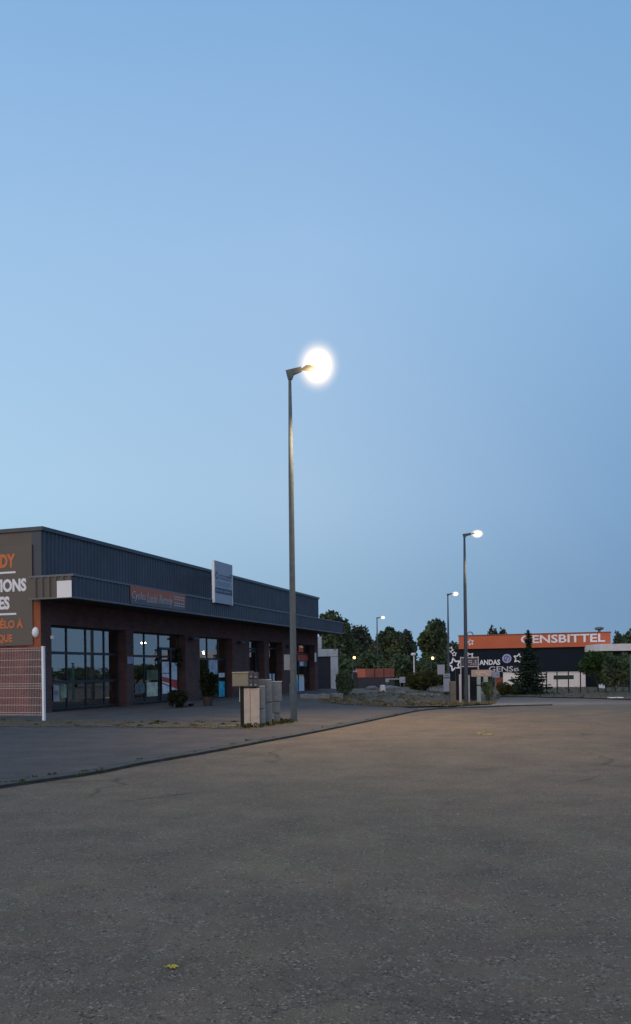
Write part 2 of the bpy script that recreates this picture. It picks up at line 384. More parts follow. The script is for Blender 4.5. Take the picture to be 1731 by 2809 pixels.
def resample(pts, step):
    pts = [Vector(p[:2]) for p in pts]; out = [pts[0]]
    for a, b in zip(pts, pts[1:]):
        n = max(1, int((b-a).length/step))
        out += [a.lerp(b, i/n) for i in range(1, n+1)]
    return out
def chaikin(p, k=2):
    p = [Vector(q[:2]) for q in p]
    for _ in range(k):
        o = [p[0]]
        for a, b in zip(p, p[1:]): o += [a.lerp(b, .25), a.lerp(b, .75)]
        p = o+[p[-1]]
    return p
def strip(name, A, B, m, dz, n=12, rng=None, jag=0.0):    # sheet between two lines with the same number of points
    mb = MB(); random.seed(7)
    for a, b in zip(A, B):
        for i in range(n+1):
            p = a.lerp(b, i/n)
            if jag and i in (0, n): p = p + Vector((random.uniform(-jag, jag), random.uniform(-jag, jag)))
            mb.v.append((p.x, p.y, ground(p.x, p.y)+dz))
    for j in range(len(A)-1):
        for i in range(n): q = j*(n+1)+i; mb.f.append((q, q+1, q+n+2, q+n+1))
    o = mb.build(name, m, smooth=True); return tag(o, kind='structure')

kpx = [(0, 2166), (115, 2149), (286, 2124), (372, 2103), (573, 2069), (687, 2046), (866, 2012), (1003, 1983), (1095, 1963), (1160, 1950), (1240, 1944), (1340, 1942), (1432, 1937)]
K = [gp(*p) for p in kpx]
K = [Vector((-20, -18)), Vector((-9, 0))] + [k.to_2d() for k in K]
K2 = K + [Vector((14, 31.5)), Vector((28, 28)), Vector((70, 18))]
KC = resample(chaikin(K2), .8)
nr = []
for i, p in enumerate(KC):
    t = i/(len(KC)-1); nr.append(Vector((-20+100*t, -45 - 5*t)))
strip('road', KC, nr, ROAD, .012, 60)
# pale side road crossing behind the lamp
far = [gp(1085, 1925), gp(1290, 1921), gp(1450, 1916), gp(1600, 1922), gp(1731, 1926)]
near = [gp(1160, 1950), gp(1260, 1944), gp(1432, 1937), Vector((14, 31.5, 0)), Vector((28, 28, 0))]
fl = resample(chaikin([far[1], far[2], far[3], far[4], Vector((45, 44)), Vector((90, 38))], 1), 1.0)
nl_src = resample(chaikin([near[1], near[2], near[3], near[4], Vector((45, 24.5)), Vector((90, 12))], 1), .2)
nl = [nl_src[int(i*(len(nl_src)-1)/(len(fl)-1))] - Vector((0, .4)) for i in range(len(fl))]
strip('side_road', nl, fl, SIDE, .006, 24, jag=.12)
# forecourt pavement between the road edge and the shop
KP = resample(chaikin([k for k in K[:12]]), .6)
def facp(s, q): return P0 + D*s + NN*q
FP = [facp(-40, .2), facp(30, .2)]
fa = [FP[0].lerp(FP[1], i/(len(KP)-1)) for i in range(len(KP))]
strip('pavement', KP, fa, PAVE, .035, 40)
# dark mossy kerb with a real step
mb = MB()
for a, b in zip(KC, KC[1:]):
    if b.y > 33 or b.x > 9.5: break
    d = (b-a).normalized(); nrm = Vector((-d.y, d.x)); wv = .22*random.uniform(.8, 1.2)
    p = [a-nrm*.02, b-nrm*.02, b+nrm*wv, a+nrm*wv]; z = [ground(*q) for q in p]
    h = .05
    n = len(mb.v)
    mb.v += [(q.x, q.y, zz-.03) for q, zz in zip(p, z)] + [(q.x, q.y, zz+h) for q, zz in zip(p, z)]
    for f in ((4, 5, 6, 7), (0, 1, 5, 4), (2, 3, 7, 6)): mb.f.append(tuple(n+i for i in f))
tag(mb.build('kerb', KERB), kind='structure')
# dry verge along the shop forecourt (left) and behind the lamp
def poly_strip(name, pxA, pxB, m, dz, jag=.1, step=.35, n=10):
    A = resample([gp(*p) for p in pxA], step); B0 = resample([gp(*p) for p in pxB], .05)
    B = [B0[int(i*(len(B0)-1)/max(1, len(A)-1))] for i in range(len(A))]
    return strip(name, A, B, m, dz, n, jag=jag), A, B
_, vA, vB = poly_strip('verge', [(-220, 1996), (0, 1998), (300, 1999), (560, 2002), (668, 2004)], [(-220, 1982), (0, 1981), (300, 1980), (560, 1985), (668, 1988)], DIRT, .045, .12)
_, wA, wB = poly_strip('dirt_verge', [(880, 1929), (1000, 1938), (1110, 1942), (1230, 1940), (1345, 1934)], [(900, 1915), (1000, 1903), (1120, 1898), (1250, 1899), (1365, 1906)], DIRT, .050, .15, .5, 24)
_, xA, xB = poly_strip('far_verge', [(1340, 1912), (1450, 1913), (1600, 1916), (1760, 1921)], [(1350, 1889), (1450, 1887), (1600, 1886), (1760, 1886)], DIRT, .055, .2, .6, 24)

def tufts(name, label, regions, _c, hgt, m, seed, wid=.012):
    rng = np.random.default_rng(seed); mb = MB()
    for (A, B, cnt) in regions:
        for _ in range(cnt):
            i = rng.integers(0, len(A)); p = A[i].lerp(B[i], float(rng.uniform(0, 1)))
            cx, cy = p.x+rng.normal()*.1, p.y+rng.normal()*.1; h0 = hgt*rng.uniform(.4, 1.3)
            for _ in range(int(rng.integers(6, 14))):
                a = rng.uniform(0, 6.28); r = rng.uniform(0, .09); x = cx+math.cos(a)*r; y = cy+math.sin(a)*r; z = ground(x, y)+.03
                l = h0*rng.uniform(.5, 1.1); dx = rng.normal()*.5*l; dy = rng.normal()*.5*l
                n = len(mb.v); ww = wid*rng.uniform(.7, 1.6)
                mb.v += [(x-ww, y, z), (x+ww, y, z), (x+dx*.5+ww*.7, y+dy*.5, z+l*.7), (x+dx, y+dy, z+l)]; mb.f.append((n, n+1, n+2, n+3))
    o = mb.build(name, m); return tag(o, label, 'grass', kind='stuff')
tufts('dry_grass', 'short dry yellow grass tufts on the strip before the shop', [(vA, vB, 900)], 0, .032, DRYG, 3, .010)
tufts('green_weeds', 'low dark green weeds scattered along dry strip and kerb edge', [(vA, vB, 50)], 0, .05, LEAF2, 4, .02)
tufts('verge_grass', 'dull mixed weeds and grass on the dirt verge by the second lamp', [(wA, wB, 200), (xA, xB, 160)], 0, .09, LEAF2, 5, .02)
tufts('verge_straw', 'straw coloured dry grass on the dirt verges beyond the road', [(wA, wB, 700), (xA, xB, 700)], 0, .10, DRYG, 6, .02)
kk = [k for k in KC if 4 < k.y < 30]; kl = [k+Vector((-.20, .10)) for k in kk]
tufts('kerb_weeds', 'small dark weeds and moss growing in the joint of the kerb', [(kk, kl, 200)], 0, .035, LEAF2, 12, .012)
rng = np.random.default_rng(11); mb = MB()
for _ in range(1500):
    y = 2.6 + 11*rng.uniform()**1.8; x = rng.uniform(-.42, .42)*y; r = rng.uniform(.002, .0055)
    mb.ell((x, y, ground(x, y)+.012+r*.2), (r*rng.uniform(.8, 1.6), r*rng.uniform(.8, 1.4), r*.7), 6, 3)
tag(mb.build('loose_grit', mat('pale_grit', (.24, .22, .20), .9, 0, .5, 300)), 'loose pale grit scattered over the near road surface', 'gravel', kind='stuff')

# ---------------------------------------------------------------- the shop building
RZ = math.atan2(D.y, D.x)
shop = thing('shop_building', 'long low shop with dark ribbed cladding, projecting canopy and brick piers between big windows', 'building', (P0.x, P0.y, 0), RZ)
# local frame: x = along the facade, y = -q (towards the inside), z up
def L3(s, q, z): return (s, -q, z)
LEN, H1 = 27.5, 5.78
ops = [((140.6, 1717), (346, 1730)), ((366, 1734), (507.7, 1745)), ((547.3, 1748.7), (637.3, 1757)), ((684, 1756.3), (724.6, 1760)), ((738, 1765), (774, 1768)), ((800, 1768), (862.9, 1775))]
OP = [(fac(a[0], a[1])[0], fac(b[0], b[1])[0]) for a, b in ops]
ZT = 2.78; RC = .36; CQ = 1.35
mb = MB()
xs = [0]+[v for o in OP for v in o]+[LEN]
for i in range(0, len(xs), 2):
    mb.box(xs[i], xs[i+1], 0, .45, -.9, ZT)
mb.box(0, LEN, 0, .45, ZT, 3.9)
for a, b in OP: mb.box(a, b, RC+.04, .45, -.9, .06)
mb.build('wall', BRICK_SHADE, shop); mb = MB()
mb.box(0, .45, .452, 20, -.9, 3.1)        # gable wall
mb.box(LEN-.45, LEN, .452, 20, -.9, 3.9)
mb.box(.45, LEN-.45, 19.6, 20, -.9, 3.9)
mb.build('side_wall', BRICK, shop)
MB().box(.003, .45, .45, 20, 3.1, 3.9).build('render_band', GABLE, shop)
# corrugated upper cladding
def ribs(mb, p0, p1, out, z0, z1, per=.25, dep=.035):
    p0 = Vector(p0); p1 = Vector(p1); o = Vector(out); L = (p1-p0).length; d = (p1-p0).normalized(); n = max(1, round(L/per)); per = L/n
    prof = []
    for i in range(n):
        for f, h in ((0, 0), (.5, 0), (.62, 1), (.88, 1)): prof.append((i*per+f*per, h*dep))
    prof.append((L, 0)); a = len(mb.v)
    for t, h in prof:
        q = p0+d*t+o*h; mb.v += [(q.x, q.y, z0), (q.x, q.y, z1)]
    for i in range(len(prof)-1): k = a+2*i; mb.f.append((k, k+2, k+3, k+1))
    return mb
mb = MB(); ribs(mb, (0, -.05), (LEN, -.05), (0, -1), 3.9, H1-.12, .2, .03)
mb.box(0, LEN, -.045, .3, 3.9, H1-.12)
mb.build('cladding', CLAD, shop)
MB().box(0, .3, .302, 20, 3.9, H1-.12).build('gable_cladding', GABLE, shop)
mb = MB(); ribs(mb, (LEN+.01, 0), (LEN+.01, 20), (1, 0), 3.9, H1-.12); mb.box(LEN-.3, LEN+.012, .302, 20, 3.9, H1-.12)
mb.build('far_gable_cladding', GABLE, shop)
mb = MB().box(-.05, LEN+.05, -.13, .35, H1-.12, H1).box(-.05, .35, .352, 20.05, H1-.12, H1).box(LEN-.3, LEN+.05, .352, 20.05, H1-.12, H1)
mb.build('parapet_cap', mat('dark_cap_metal', (.05, .07, .09), .4, .3, .1, 3), shop)
MB().box(.36, LEN-.32, .36, 19.9, 5.3, 5.42).build('roof', DARK, shop)
# canopy
C0, C1, CB, CT = -.28, 28.5, 3.50, 4.23
can = MB(); ribs(can, (C0+.02, -CQ), (C1-.02, -CQ), (0, -1), CB+.05, CT-.06, .2, .025); can.box(C0+.03, C1-.03, -CQ+.005, -CQ+.1, CB+.05, CT-.06)
canopy = can.build('canopy', CLAD, shop)
cm = MB(); ribs(cm, (C0, .15), (C0, -CQ+.02), (-1, 0), CB+.05, CT-.06, .25, .05); cm.box(C0+.003, C0+.03, -CQ+.02, .15, CB+.05, CT-.06)
cm.build('canopy_end', GABLE, canopy)
cm = MB(); ribs(cm, (C1, -CQ+.02), (C1, .15), (1, 0), CB+.05, CT-.06, .25, .03); cm.box(C1-.03, C1-.003, -CQ+.02, .15, CB+.05, CT-.06)
cm.build('canopy_end', CLAD, canopy)
MB().box(C0-.03, C1+.03, -CQ-.05, -.1, CT-.06, CT).box(C0-.03, -.003, -.1, .2, CT-.06, CT).box(LEN+.06, C1+.03, -.1, .2, CT-.06, CT).build('flashing', TRIM, canopy)
MB().box(C0-.03, C1+.03, -CQ-.045, -CQ+.12, CB, CB+.05).box(C0-.05, C0+.05, -CQ+.12, .2, CB, CB+.05).build('flashing', TRIM, canopy)
MB().box(C0+.05, C1-.05, -CQ+.12, -.003, CB+.02, CB+.06).box(LEN+.003, C1-.05, -.003, .2, CB+.02, CB+.06).build('soffit', SOFF, canopy)
# inside: floor, back wall, ceiling
MB().box(.45, LEN-.45, .455, 7.5, -.02, .055).build('shop_floor', mat('shop_floor_tile', (.09, .09, .09), .4, 0, .2, 3), shop)
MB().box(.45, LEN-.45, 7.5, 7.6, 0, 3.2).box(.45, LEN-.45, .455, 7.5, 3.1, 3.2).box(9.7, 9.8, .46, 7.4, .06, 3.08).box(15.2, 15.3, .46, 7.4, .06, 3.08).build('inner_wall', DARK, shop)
# windows
def window(px0, px1, muls, trans, zb=.06, extra=None):
    a, b = px0, px1; w = .055; yb = RC
    f = MB(); f.box(a, a+w, yb-.02, yb+.04, zb, ZT).box(b-w, b, yb-.02, yb+.04, zb, ZT)
    f.box(a+w, b-w, yb-.02, yb+.04, ZT-w, ZT).box(a+w, b-w, yb-.02, yb+.04, zb, zb+w)
    for z in trans: f.box(a+w, b-w, yb-.016, yb+.036, z-.045, z+.045)
    for m in muls: f.box(m-.025, m+.025, yb-.023, yb+.043, zb+w, ZT-w)
    if extra: extra(f)
    o = f.build('window', FRAME, shop)
    MB().quad((a+.03, yb+.01, zb+.03), (b-.03, yb+.01, zb+.03), (b-.03, yb+.01, ZT-.03), (a+.03, yb+.01, ZT-.03)).build('pane', GLASS, o)
    return o
GQ = -RC+.02
def ms(px, py=1780): return fac(px, py, GQ)[0]
window(OP[0][0], OP[0][1], [ms(183.5), ms(236), ms(286)], [fac(200, 1792, GQ)[1], fac(200, 1870, GQ)[1]])
d0, d1 = ms(439), OP[1][1]-.03
def door(a, b, py_top, muls=()):
    zt = py_top; f = MB(); yb = RC
    f.box(a, a+.09, yb-.05, yb-.021, .07, zt).box(b-.09, b, yb-.05, yb-.021, .07, zt).box(a+.09, b-.09, yb-.05, yb-.021, zt-.1, zt).box(a+.09, b-.09, yb-.05, yb-.021, .07, .24)
    for m in muls: f.box(m-.06, m+.06, yb-.052, yb-.019, .24, zt-.1)
    o = f.build('door', FRAME, shop)
    hx = (muls[0]-.1) if muls else b-.14
    MB().box(hx-.012, hx+.012, yb-.12, yb-.096, .9, 1.35).box(hx-.01, hx+.01, yb-.096, yb-.05, .95, .97).box(hx-.01, hx+.01, yb-.096, yb-.05, 1.28, 1.30).build('handle', TRIM, o)
    return o
window(OP[1][0], OP[1][1], [ms(396.5), ms(436)], [fac(400, 1800, GQ)[1], .62])
dtz = fac(450, 1776, GQ)[1]
door(d0, ms(486), dtz, (ms(466.7),))
window(OP[2][0], OP[2][1], [ms(568.5), ms(599)], [fac(580, 1808, GQ)[1], .62])
window(OP[3][0], OP[3][1], [], [fac(690, 1779, GQ)[1]])
door(OP[3][0]+.1, OP[3][1]-.35, fac(690, 1784, GQ)[1])
window(OP[4][0], OP[4][1], [], [fac(745, 1779, GQ)[1], .9])
window(OP[5][0], OP[5][1], [ms(819), ms(836)], [fac(820, 1793, GQ)[1], .62])
# wall lamps under the canopy
for px, py in ((529, 1751), (660, 1761), (791, 1773)):
    s, z = fac(px, py, .1)
    MB().box(s-.05, s+.05, -.08, -.002, z-.06, z+.06).box(s-.22, s+.22, -.26, -.08, z-.05, z+.03).build('wall_lamp', DKBOX, shop)
# small round lamp and bracket on the orange strip of the gable
MB().box(-.012, -.002, .005, .47, .0+2.05, 3.45).build('orange_band', ORSTRIP, shop)
def gq(px, py):          # photo pixel on the gable plane -> (q, z) ; gable plane s = 0
    a, b = ray(px, py); y = (P0.x*D.x + P0.y*D.y)/(a*D.x + D.y)
    return (a*y-P0.x)*NN.x + (y-P0.y)*NN.y, EYE+b*y
q, z = gq(99, 1735)
mb = MB(); mb.ell((-.02, -q, z), (.10, .12, .17), 12, 6); mb.build('bulkhead_lamp', WHITE, shop, True)
s, z = fac(142, 1748, .03)
MB().box(s-.03, s+.05, -.09, -.002, z-.05, z+.05).build('sensor', WHITE, shop)
# downpipe at the far canopy end
s, z = fac(924, 1742, .9)
MB().tube([(28.2, -.9, CB), (28.2, -.9, CB-1.05)], .035, 8).build('downpipe', mat('ochre_pipe', (.30, .22, .08), .6), shop)

# posters, and added panels for reflections, behind and on the glass
def poster(px0, px1, py0, py1, m, q=GQ+.03, name='poster', lab=None):
    s0, z0 = fac(px0, py0, q); s1, _ = fac(px1, py0, q); _, z1 = fac(px0, py1, q)
    o = MB().box(s0, s1, -q-.006, -q, min(z0, z1), max(z0, z1)).build(name, m, shop)
    if lab: o['label'] = lab
    return o, (s0, s1, min(z0, z1), max(z0, z1), q)
TEAL = mat('teal_poster', (.05, .45, .62), .4, 0, .5, 5); CREAM = mat('cream_poster', (.62, .60, .46), .6, 0, .35, 4)
PALE = mat('pale_poster', (.75, .74, .80), .5, 0, .2, 6); REDP = mat('red_print', (.55, .06, .04), .5, 0, .1, 3); MIDG = mat('mid_grey_print', (.12, .14, .15), .6, 0, .6, 6)
DP = GQ+.075
poster(444, 463, 1815, 1846, PALE, DP, lab='pale poster with grey print on left door leaf')
p, (s0, s1, z0, z1, q) = poster(444.5, 463.5, 1848, 1903, PALE, DP, lab='pale poster with red swoosh on left door leaf')
def onf(off): return lambda x, y, t: (x, -(off+t), y)
w_ = s1-s0; h_ = z1-z0
MB().prism([(s0, z0+h_*.62), (s1, z0+h_*.52), (s1, z0+h_*.76), (s0, z0+h_*.86)], onf(q+.0065), .004).prism([(s0+.0, z0+h_*.50), (s1, z0+h_*.34), (s1, z0+h_*.40), (s0, z0+h_*.56)], onf(q+.0065), .004).build('red_swoosh', REDP, p)
p, (s0, s1, z0, z1, q) = poster(470, 485, 1818, 1893, PALE, DP, lab='pale poster with red band on right door leaf'); h_ = z1-z0
MB().prism([(s0, z0+h_*.12), (s1, z0+h_*.02), (s1, z0+h_*.36), (s0, z0+h_*.40)], onf(q+.0065), .004).build('red_swoosh', REDP, p)
poster(402, 432, 1872, 1911, CREAM, GQ, lab='cream picture panel inside window beside the door')
poster(370, 396, 1876, 1901, MIDG, GQ)
poster(402, 433, 1838, 1866, mat('moss_print', (.13, .13, .07), .7, 0, .5, 3), GQ)
poster(372, 396, 1816, 1868, MIDG, GQ-.6)
poster(572, 596, 1810, 1850, mat('lilac_print', (.48, .52, .62), .7, 0, .3, 3), GQ)
poster(600, 616, 1869, 1912, TEAL, GQ, lab='bright teal poster in lower right of third window')
poster(600, 616, 1846, 1858, PALE, GQ)
poster(146, 163, 1880, 1925, mat('pinkish_print', (.5, .40, .40), .7, 0, .5, 4), GQ)
poster(165, 182, 1878, 1915, mat('green_print', (.26, .32, .20), .7, 0, .5, 4), GQ)
poster(190, 236, 1822, 1865, mat('silver_stand_in', (.5, .5, .53), .7, 0, .5, 3), GQ-1.6)  # this panel and the next stand in for shapes mirrored in the pane
poster(240, 278, 1838, 1866, PALE, GQ-1.4)
poster(820, 834, 1857, 1899, PALE, GQ); poster(814, 818, 1862, 1898, TEAL, GQ)
poster(738, 744, 1848, 1867, PALE, GQ); poster(748, 753, 1848, 1872, PALE, GQ)
s, z = fac(866, 1803, .02); MB().box(s-.18, s+.1, -.03, -.002, z-.28, z+.28).build('notice', WHITE, shop)
s, z = fac(358, 1811, .02); nb = MB().box(s-.2, s+.2, -.02, -.002, z-.13, z+.13).build('notice', mat('lilac_notice', (.30, .30, .42), .6), shop)
poster(816, 845, 1796, 1812, REDP, GQ, lab='dark red arched print in the last shop window')
poster(820, 842, 1813, 1828, MIDG, GQ); poster(822, 832, 1815, 1826, PALE, GQ+.008)
# pendant bulbs inside
bulbs = []
for px, py, qd in ((389, 1764, -1.2), (398, 1764, -1.3), (557, 1788, -1.0), (559, 1793, -1.5), (575, 1784, -1.6)):
    s, z = fac(px, py, qd)
    b_ = thing('pendant_lamp', None, 'lamp', (P0.x+D.x*s+NN.x*qd, P0.y+D.y*s+NN.y*qd, z)); bulbs.append(b_)
    MB().ell((0, 0, 0), (.036, .036, .03), 10, 6).build('bulb', BULBW, b_)
    MB().tube([(0, 0, .05), (0, 0, 3.1-z)], .006, 5).build('cord', DARK, b_)
for b_, l in zip(bulbs, ('left bulb of the lit pair in upper part of second shop window', 'right bulb of the lit pair in upper part of second shop window', 'upper lit bulb on the left pane of the third shop window', 'lowest lit bulb on the left pane of the third shop window', 'lit bulb in the middle pane of the third shop window')): tag(b_, l, group='lit bulbs inside the shop')

# quad bike shape added inside in place of the parked car's reflection
def at_fac(s, q, z=0.0): p = P0 + D*s + NN*q; return (p.x, p.y, z)
bk = thing('car_reflection_shape', 'pale quad bike shape added inside first shop window in place of a mirrored parked car', 'quad bike', at_fac(fac(262, 1900, -1.6)[0], -1.6, .06), RZ)
MB().prism([(-.55, .38), (-.5, .66), (-.15, .78), (.1, .70), (.35, .84), (.62, .80), (.75, .5), (.5, .36)], lambda x, y, t: (x, -.25+t, y), .5).build('body', mat('pale_bodywork', (.75, .76, .80), .35, 0, .1, 3), bk)
for x in (-.5, .5):
    for y in (-.45, .28):
        MB().tube([(x, y, .26), (x, y+.18, .26)], .26, 16).build('wheel', mat('rubber', (.02, .02, .02), .9), bk)
MB().box(-.35, .1, -.16, .16, .79, .88).build('seat', DARK, bk)
MB().tube([(.3, -.38, 1.02), (.35, 0, .96), (.3, .38, 1.02)], .02, 6).tube([(.35, 0, .8), (.35, 0, .96)], .025, 6).build('handlebar', POLEDARK, bk)

# signs fixed on the shop
# taupe gable sign with orange and white lettering
qa, zb = gq(93, 1770); _, za = gq(60, 1496)
gs = thing('gable_sign', 'large taupe wall sign with orange and white lettering on the gable end', 'sign', at_fac(0, 0), RZ)
MB().box(-.05, -.015, -qa+.0, 9.5, zb, za).build('panel', SIGNBG, gs)
def gtxt(s_, px0, px1, py0, py1, m, bold=.02, name='lettering'):
    q0, _ = gq(px0, (py0+py1)/2); q1, _ = gq(px1, (py0+py1)/2); _, z1 = gq(px1, py0); _, z0 = gq(px1, py1)
    text_mb(s_, q0, q1, z0, z1, lambda x, y, t: (-.052-t, -x, y), .006, bold).build(name, m, gs)
LET = mat('white_lettering', (.82, .82, .86), .5, 0, .03, 3)
OLET = mat('orange_lettering', (.60, .17, .05), .6, 0, .05, 3)
gtxt('DY', 3, 45.5, 1519, 1557, OLET, .05)
gtxt('TIONS', -16, 75.5, 1586, 1622, LET, .045)
gtxt('ES', 0, 29.5, 1636, 1672, LET, .045)
gtxt('V\u00c9LO \u00c0', -12, 66.5, 1695, 1723, OLET, .035)
gtxt('QUE', -2, 37.5, 1740, 1765, OLET, .035)
for py, x1, hh in ((1570, 46, 2.6), (1684, 48, 2.2)):
    q1, z = gq(x1, py); q0, _ = gq(-60, py); MB().box(-.06, -.052, -q1, -q0, z-.03, z+.03).build('rule', LET, gs)
# white square plate on canopy end
def endpl(px, py):
    a, b = ray(px, py); s_ = C0-.07; y = (P0.x*D.x + P0.y*D.y + s_)/(a*D.x + D.y)
    return (a*y-P0.x)*NN.x + (y-P0.y)*NN.y, EYE+b*y
q0, z1 = endpl(156.5, 1594); q1, z0 = endpl(197, 1638)
o = MB().box(-.02, 0, -(q1-q0)/2, (q1-q0)/2, 0, z1-z0).build('square_plate', WHITE, loc=at_fac(C0-.065, (q0+q1)/2, z0), rotz=RZ)
tag(o, 'blank white square plate on the near end of the canopy', 'sign')
# orange canopy banner
bs = thing('canopy_banner', 'orange banner, greyer towards the bottom, with white script on front of the canopy', 'sign', at_fac(0, 0), RZ)
BQ = CQ+.055
s0, zt = fac(358.5, 1605, BQ); s1, _ = fac(508.5, 1630, BQ); zt = min(zt, CT-.05); zb = CB+.07
BANNER = bpy.data.materials.new('orange_grey_banner'); BANNER.use_nodes = True; t = BANNER.node_tree
tcn = N(t, 'ShaderNodeTexCoord'); sp = N(t, 'ShaderNodeSeparateXYZ'); t.links.new(tcn.outputs['Object'], sp.inputs[0])
nz = N(t, 'ShaderNodeTexNoise'); nz.inputs['Scale'].default_value = 1.6; nz.inputs['Detail'].default_value = 5; t.links.new(tcn.outputs['Object'], nz.inputs['Vector'])
ma = N(t, 'ShaderNodeMath', operation='MULTIPLY_ADD'); t.links.new(nz.outputs[0], ma.inputs[0]); ma.inputs[1].default_value = .35; t.links.new(sp.outputs[2], ma.inputs[2])
mr = N(t, 'ShaderNodeMapRange'); t.links.new(ma.outputs[0], mr.inputs[0]); mr.inputs[1].default_value = zb+.30; mr.inputs[2].default_value = zb+.52
mx = N(t, 'ShaderNodeMixRGB'); t.links.new(mr.outputs[0], mx.inputs[0]); mx.inputs[1].default_value = (.12, .12, .14, 1); mx.inputs[2].default_value = (.42, .13, .07, 1)  # grey towards the bottom, orange above, with an uneven edge
t.links.new(mx.outputs[0], t.nodes['Principled BSDF'].inputs['Base Color']); t.nodes['Principled BSDF'].inputs['Roughness'].default_value = .6
MB().box(s0, s1, -BQ, -BQ+.02, zb, zt).build('banner_panel', BANNER, bs)
fo = onf(BQ+.001)
LW = s1-s0
PINKW = mat('faded_white_print', (.42, .38, .42), .6, 0, .1, 4)
mb = text_mb('Cycles', s0+LW*.02, s0+LW*.25, zb+.10, zb+.44, fo, .006, .0, .3)
text_mb('Lucki', s0+LW*.27, s0+LW*.46, zb+.12, zb+.46, fo, .006, .0, .3, mb)
text_mb('Remedy', s0+LW*.49, s0+LW*.74, zb+.04, zb+.46, fo, .006, .0, .3, mb)
for i, zz in enumerate((.45, .36, .22, .13)):
    for k in range(5): mb.prism([(s0+LW*(.77+k*.043), zb+zz), (s0+LW*(.77+k*.043+.033), zb+zz), (s0+LW*(.77+k*.043+.033), zb+zz+.05), (s0+LW*(.77+k*.043), zb+zz+.05)], fo, .005)
mb.build('script', PINKW, bs)
# tall white board
wb = thing('white_signboard', 'tall white advertising board standing above the canopy and roof edge', 'sign', at_fac(0, 0), RZ)
WQ = CQ+.14
s0, ztl = fac(588.4, 1537.5, WQ); s1, zt2 = fac(636.4, 1551.7, WQ); _, zb1 = fac(588, 1652, WQ)
zt = (ztl+zt2)/2; WBM = mat('white_board_face', (.34, .36, .43), .5, 0, .06, 2)
MB().box(s0, s1, -WQ, -WQ+.06, zb1, zt).build('panel', WBM, wb)
e_ = .045
MB().box(s0-.06, s0, -WQ-.01, -WQ+.1, zb1-.01, zt+.02).box(s1, s1+.03, -WQ-.01, -WQ+.07, zb1-.01, zt+.02).box(s0, s1, -WQ-.008, -WQ+.05, zt, zt+.02).build('frame', WHITE, wb)
fo = onf(WQ+.001); W = s1-s0; Hh = zt-zb1
def bar(m_, x0, x1, y0, y1, name='print', off=0.0):
    return MB().prism([(s0+W*x0, zb1+Hh*y0), (s0+W*x1, zb1+Hh*y0), (s0+W*x1, zb1+Hh*y1), (s0+W*x0, zb1+Hh*y1)], onf(WQ+.001+off), .004).build(name, m_, wb)
bar(mat('slate_print', (.07, .09, .12), .6, 0, .2, 5), 0.0, 1, .235, .37, 'dark_band')
bar(mat('pale_slate', (.17, .19, .25), .6, 0, .4, 9), .04, .9, .275, .325, 'print', .005)
bar(mat('purple_print', (.18, .08, .17), .6), .68, .95, .655, .70); bar(mat('teal_print', (.08, .24, .24), .6), .85, 1, .715, .76)
GP = mat('grey_print', (.20, .21, .28), .6, 0, .3, 6)
bar(GP, .25, .66, .655, .70); bar(GP, .25, .95, .585, .63); bar(GP, .08, .9, .50, .515); bar(GP, .08, .95, .46, .475); bar(GP, .08, .8, .42, .432)
MB().stroke([(s0+W*.04, zb1+Hh*.665), (s0+W*.10, zb1+Hh*.74), (s0+W*.17, zb1+Hh*.665)], .05, fo, .004).stroke([(s0+W*.04, zb1+Hh*.64), (s0+W*.12, zb1+Hh*.575), (s0+W*.19, zb1+Hh*.64)], .05, fo, .004).build('emblem', mat('slate_print2', (.10, .10, .16), .6), wb)
# back board over the roof, at right angles
sb = fac(592, 1560, -.2)[0]
def bb(px, py):
    a, b = ray(px, py); y = (P0.x*D.x + P0.y*D.y + sb)/(a*D.x + D.y)
    return (a*y-P0.x)*NN.x + (y-P0.y)*NN.y, EYE+b*y
qL, zL = bb(522, 1549)
MB().box(sb, sb+.05, .5, max(1.2, -qL), 5.43, zt-.12).build('back_panel', mat('cream_board', (.70, .68, .68), .6, 0, .04, 2), wb)
MB().tube([(s0+.3, -WQ+.06, zt-.4), (sb+.1, .6, 5.43)], .03, 6).tube([(s1-.2, -WQ+.06, zt-.4), (sb+1.2, .6, 5.43)], .03, 6).build('stay', TRIM, wb)

# ---------------------------------------------------------------- white mesh fence (left)
fb = gp(121, 1982); fq = (fb.x-P0.x)*NN.x+(fb.y-P0.y)*NN.y; fs_ = (fb.x-P0.x)*D.x+(fb.y-P0.y)*D.y
fe = thing('mesh_fence', 'white welded wire mesh fence with round end post before the brick gable', 'fence', at_fac(fs_, fq), RZ)
HF = 1.92
MB().box(-.035, .035, -.03, .03, 0, HF).box(-.04, .04, -.035, .035, HF, HF+.02).build('post', WHITE, fe)
MB().box(-.03, .03, 2.5, 2.56, 0, HF).build('post', WHITE, fe)
MB().box(-.03, .03, 5.04, 5.10, 0, HF).build('post', WHITE, fe)
MW = mat('white_wire', (.62, .55, .53), .5, .1, .05, 3)
for k in range(2):
    y0 = .035+2.54*k; m_ = MB(); y1 = y0+2.46
    for i in range(50): yy = y0+.02+i*.0493; m_.box(-.0025, .0025, yy-.0018, yy+.0018, .17, HF-.02)
    for z in (.19, .25, .44, .63, .87, .93, .99, 1.22, 1.42, 1.60, 1.84, 1.90):
        m_.box(-.0085, -.0027, y0, y1, z-.0042, z+.0042)
    m_.build('mesh_panel', MW, fe)

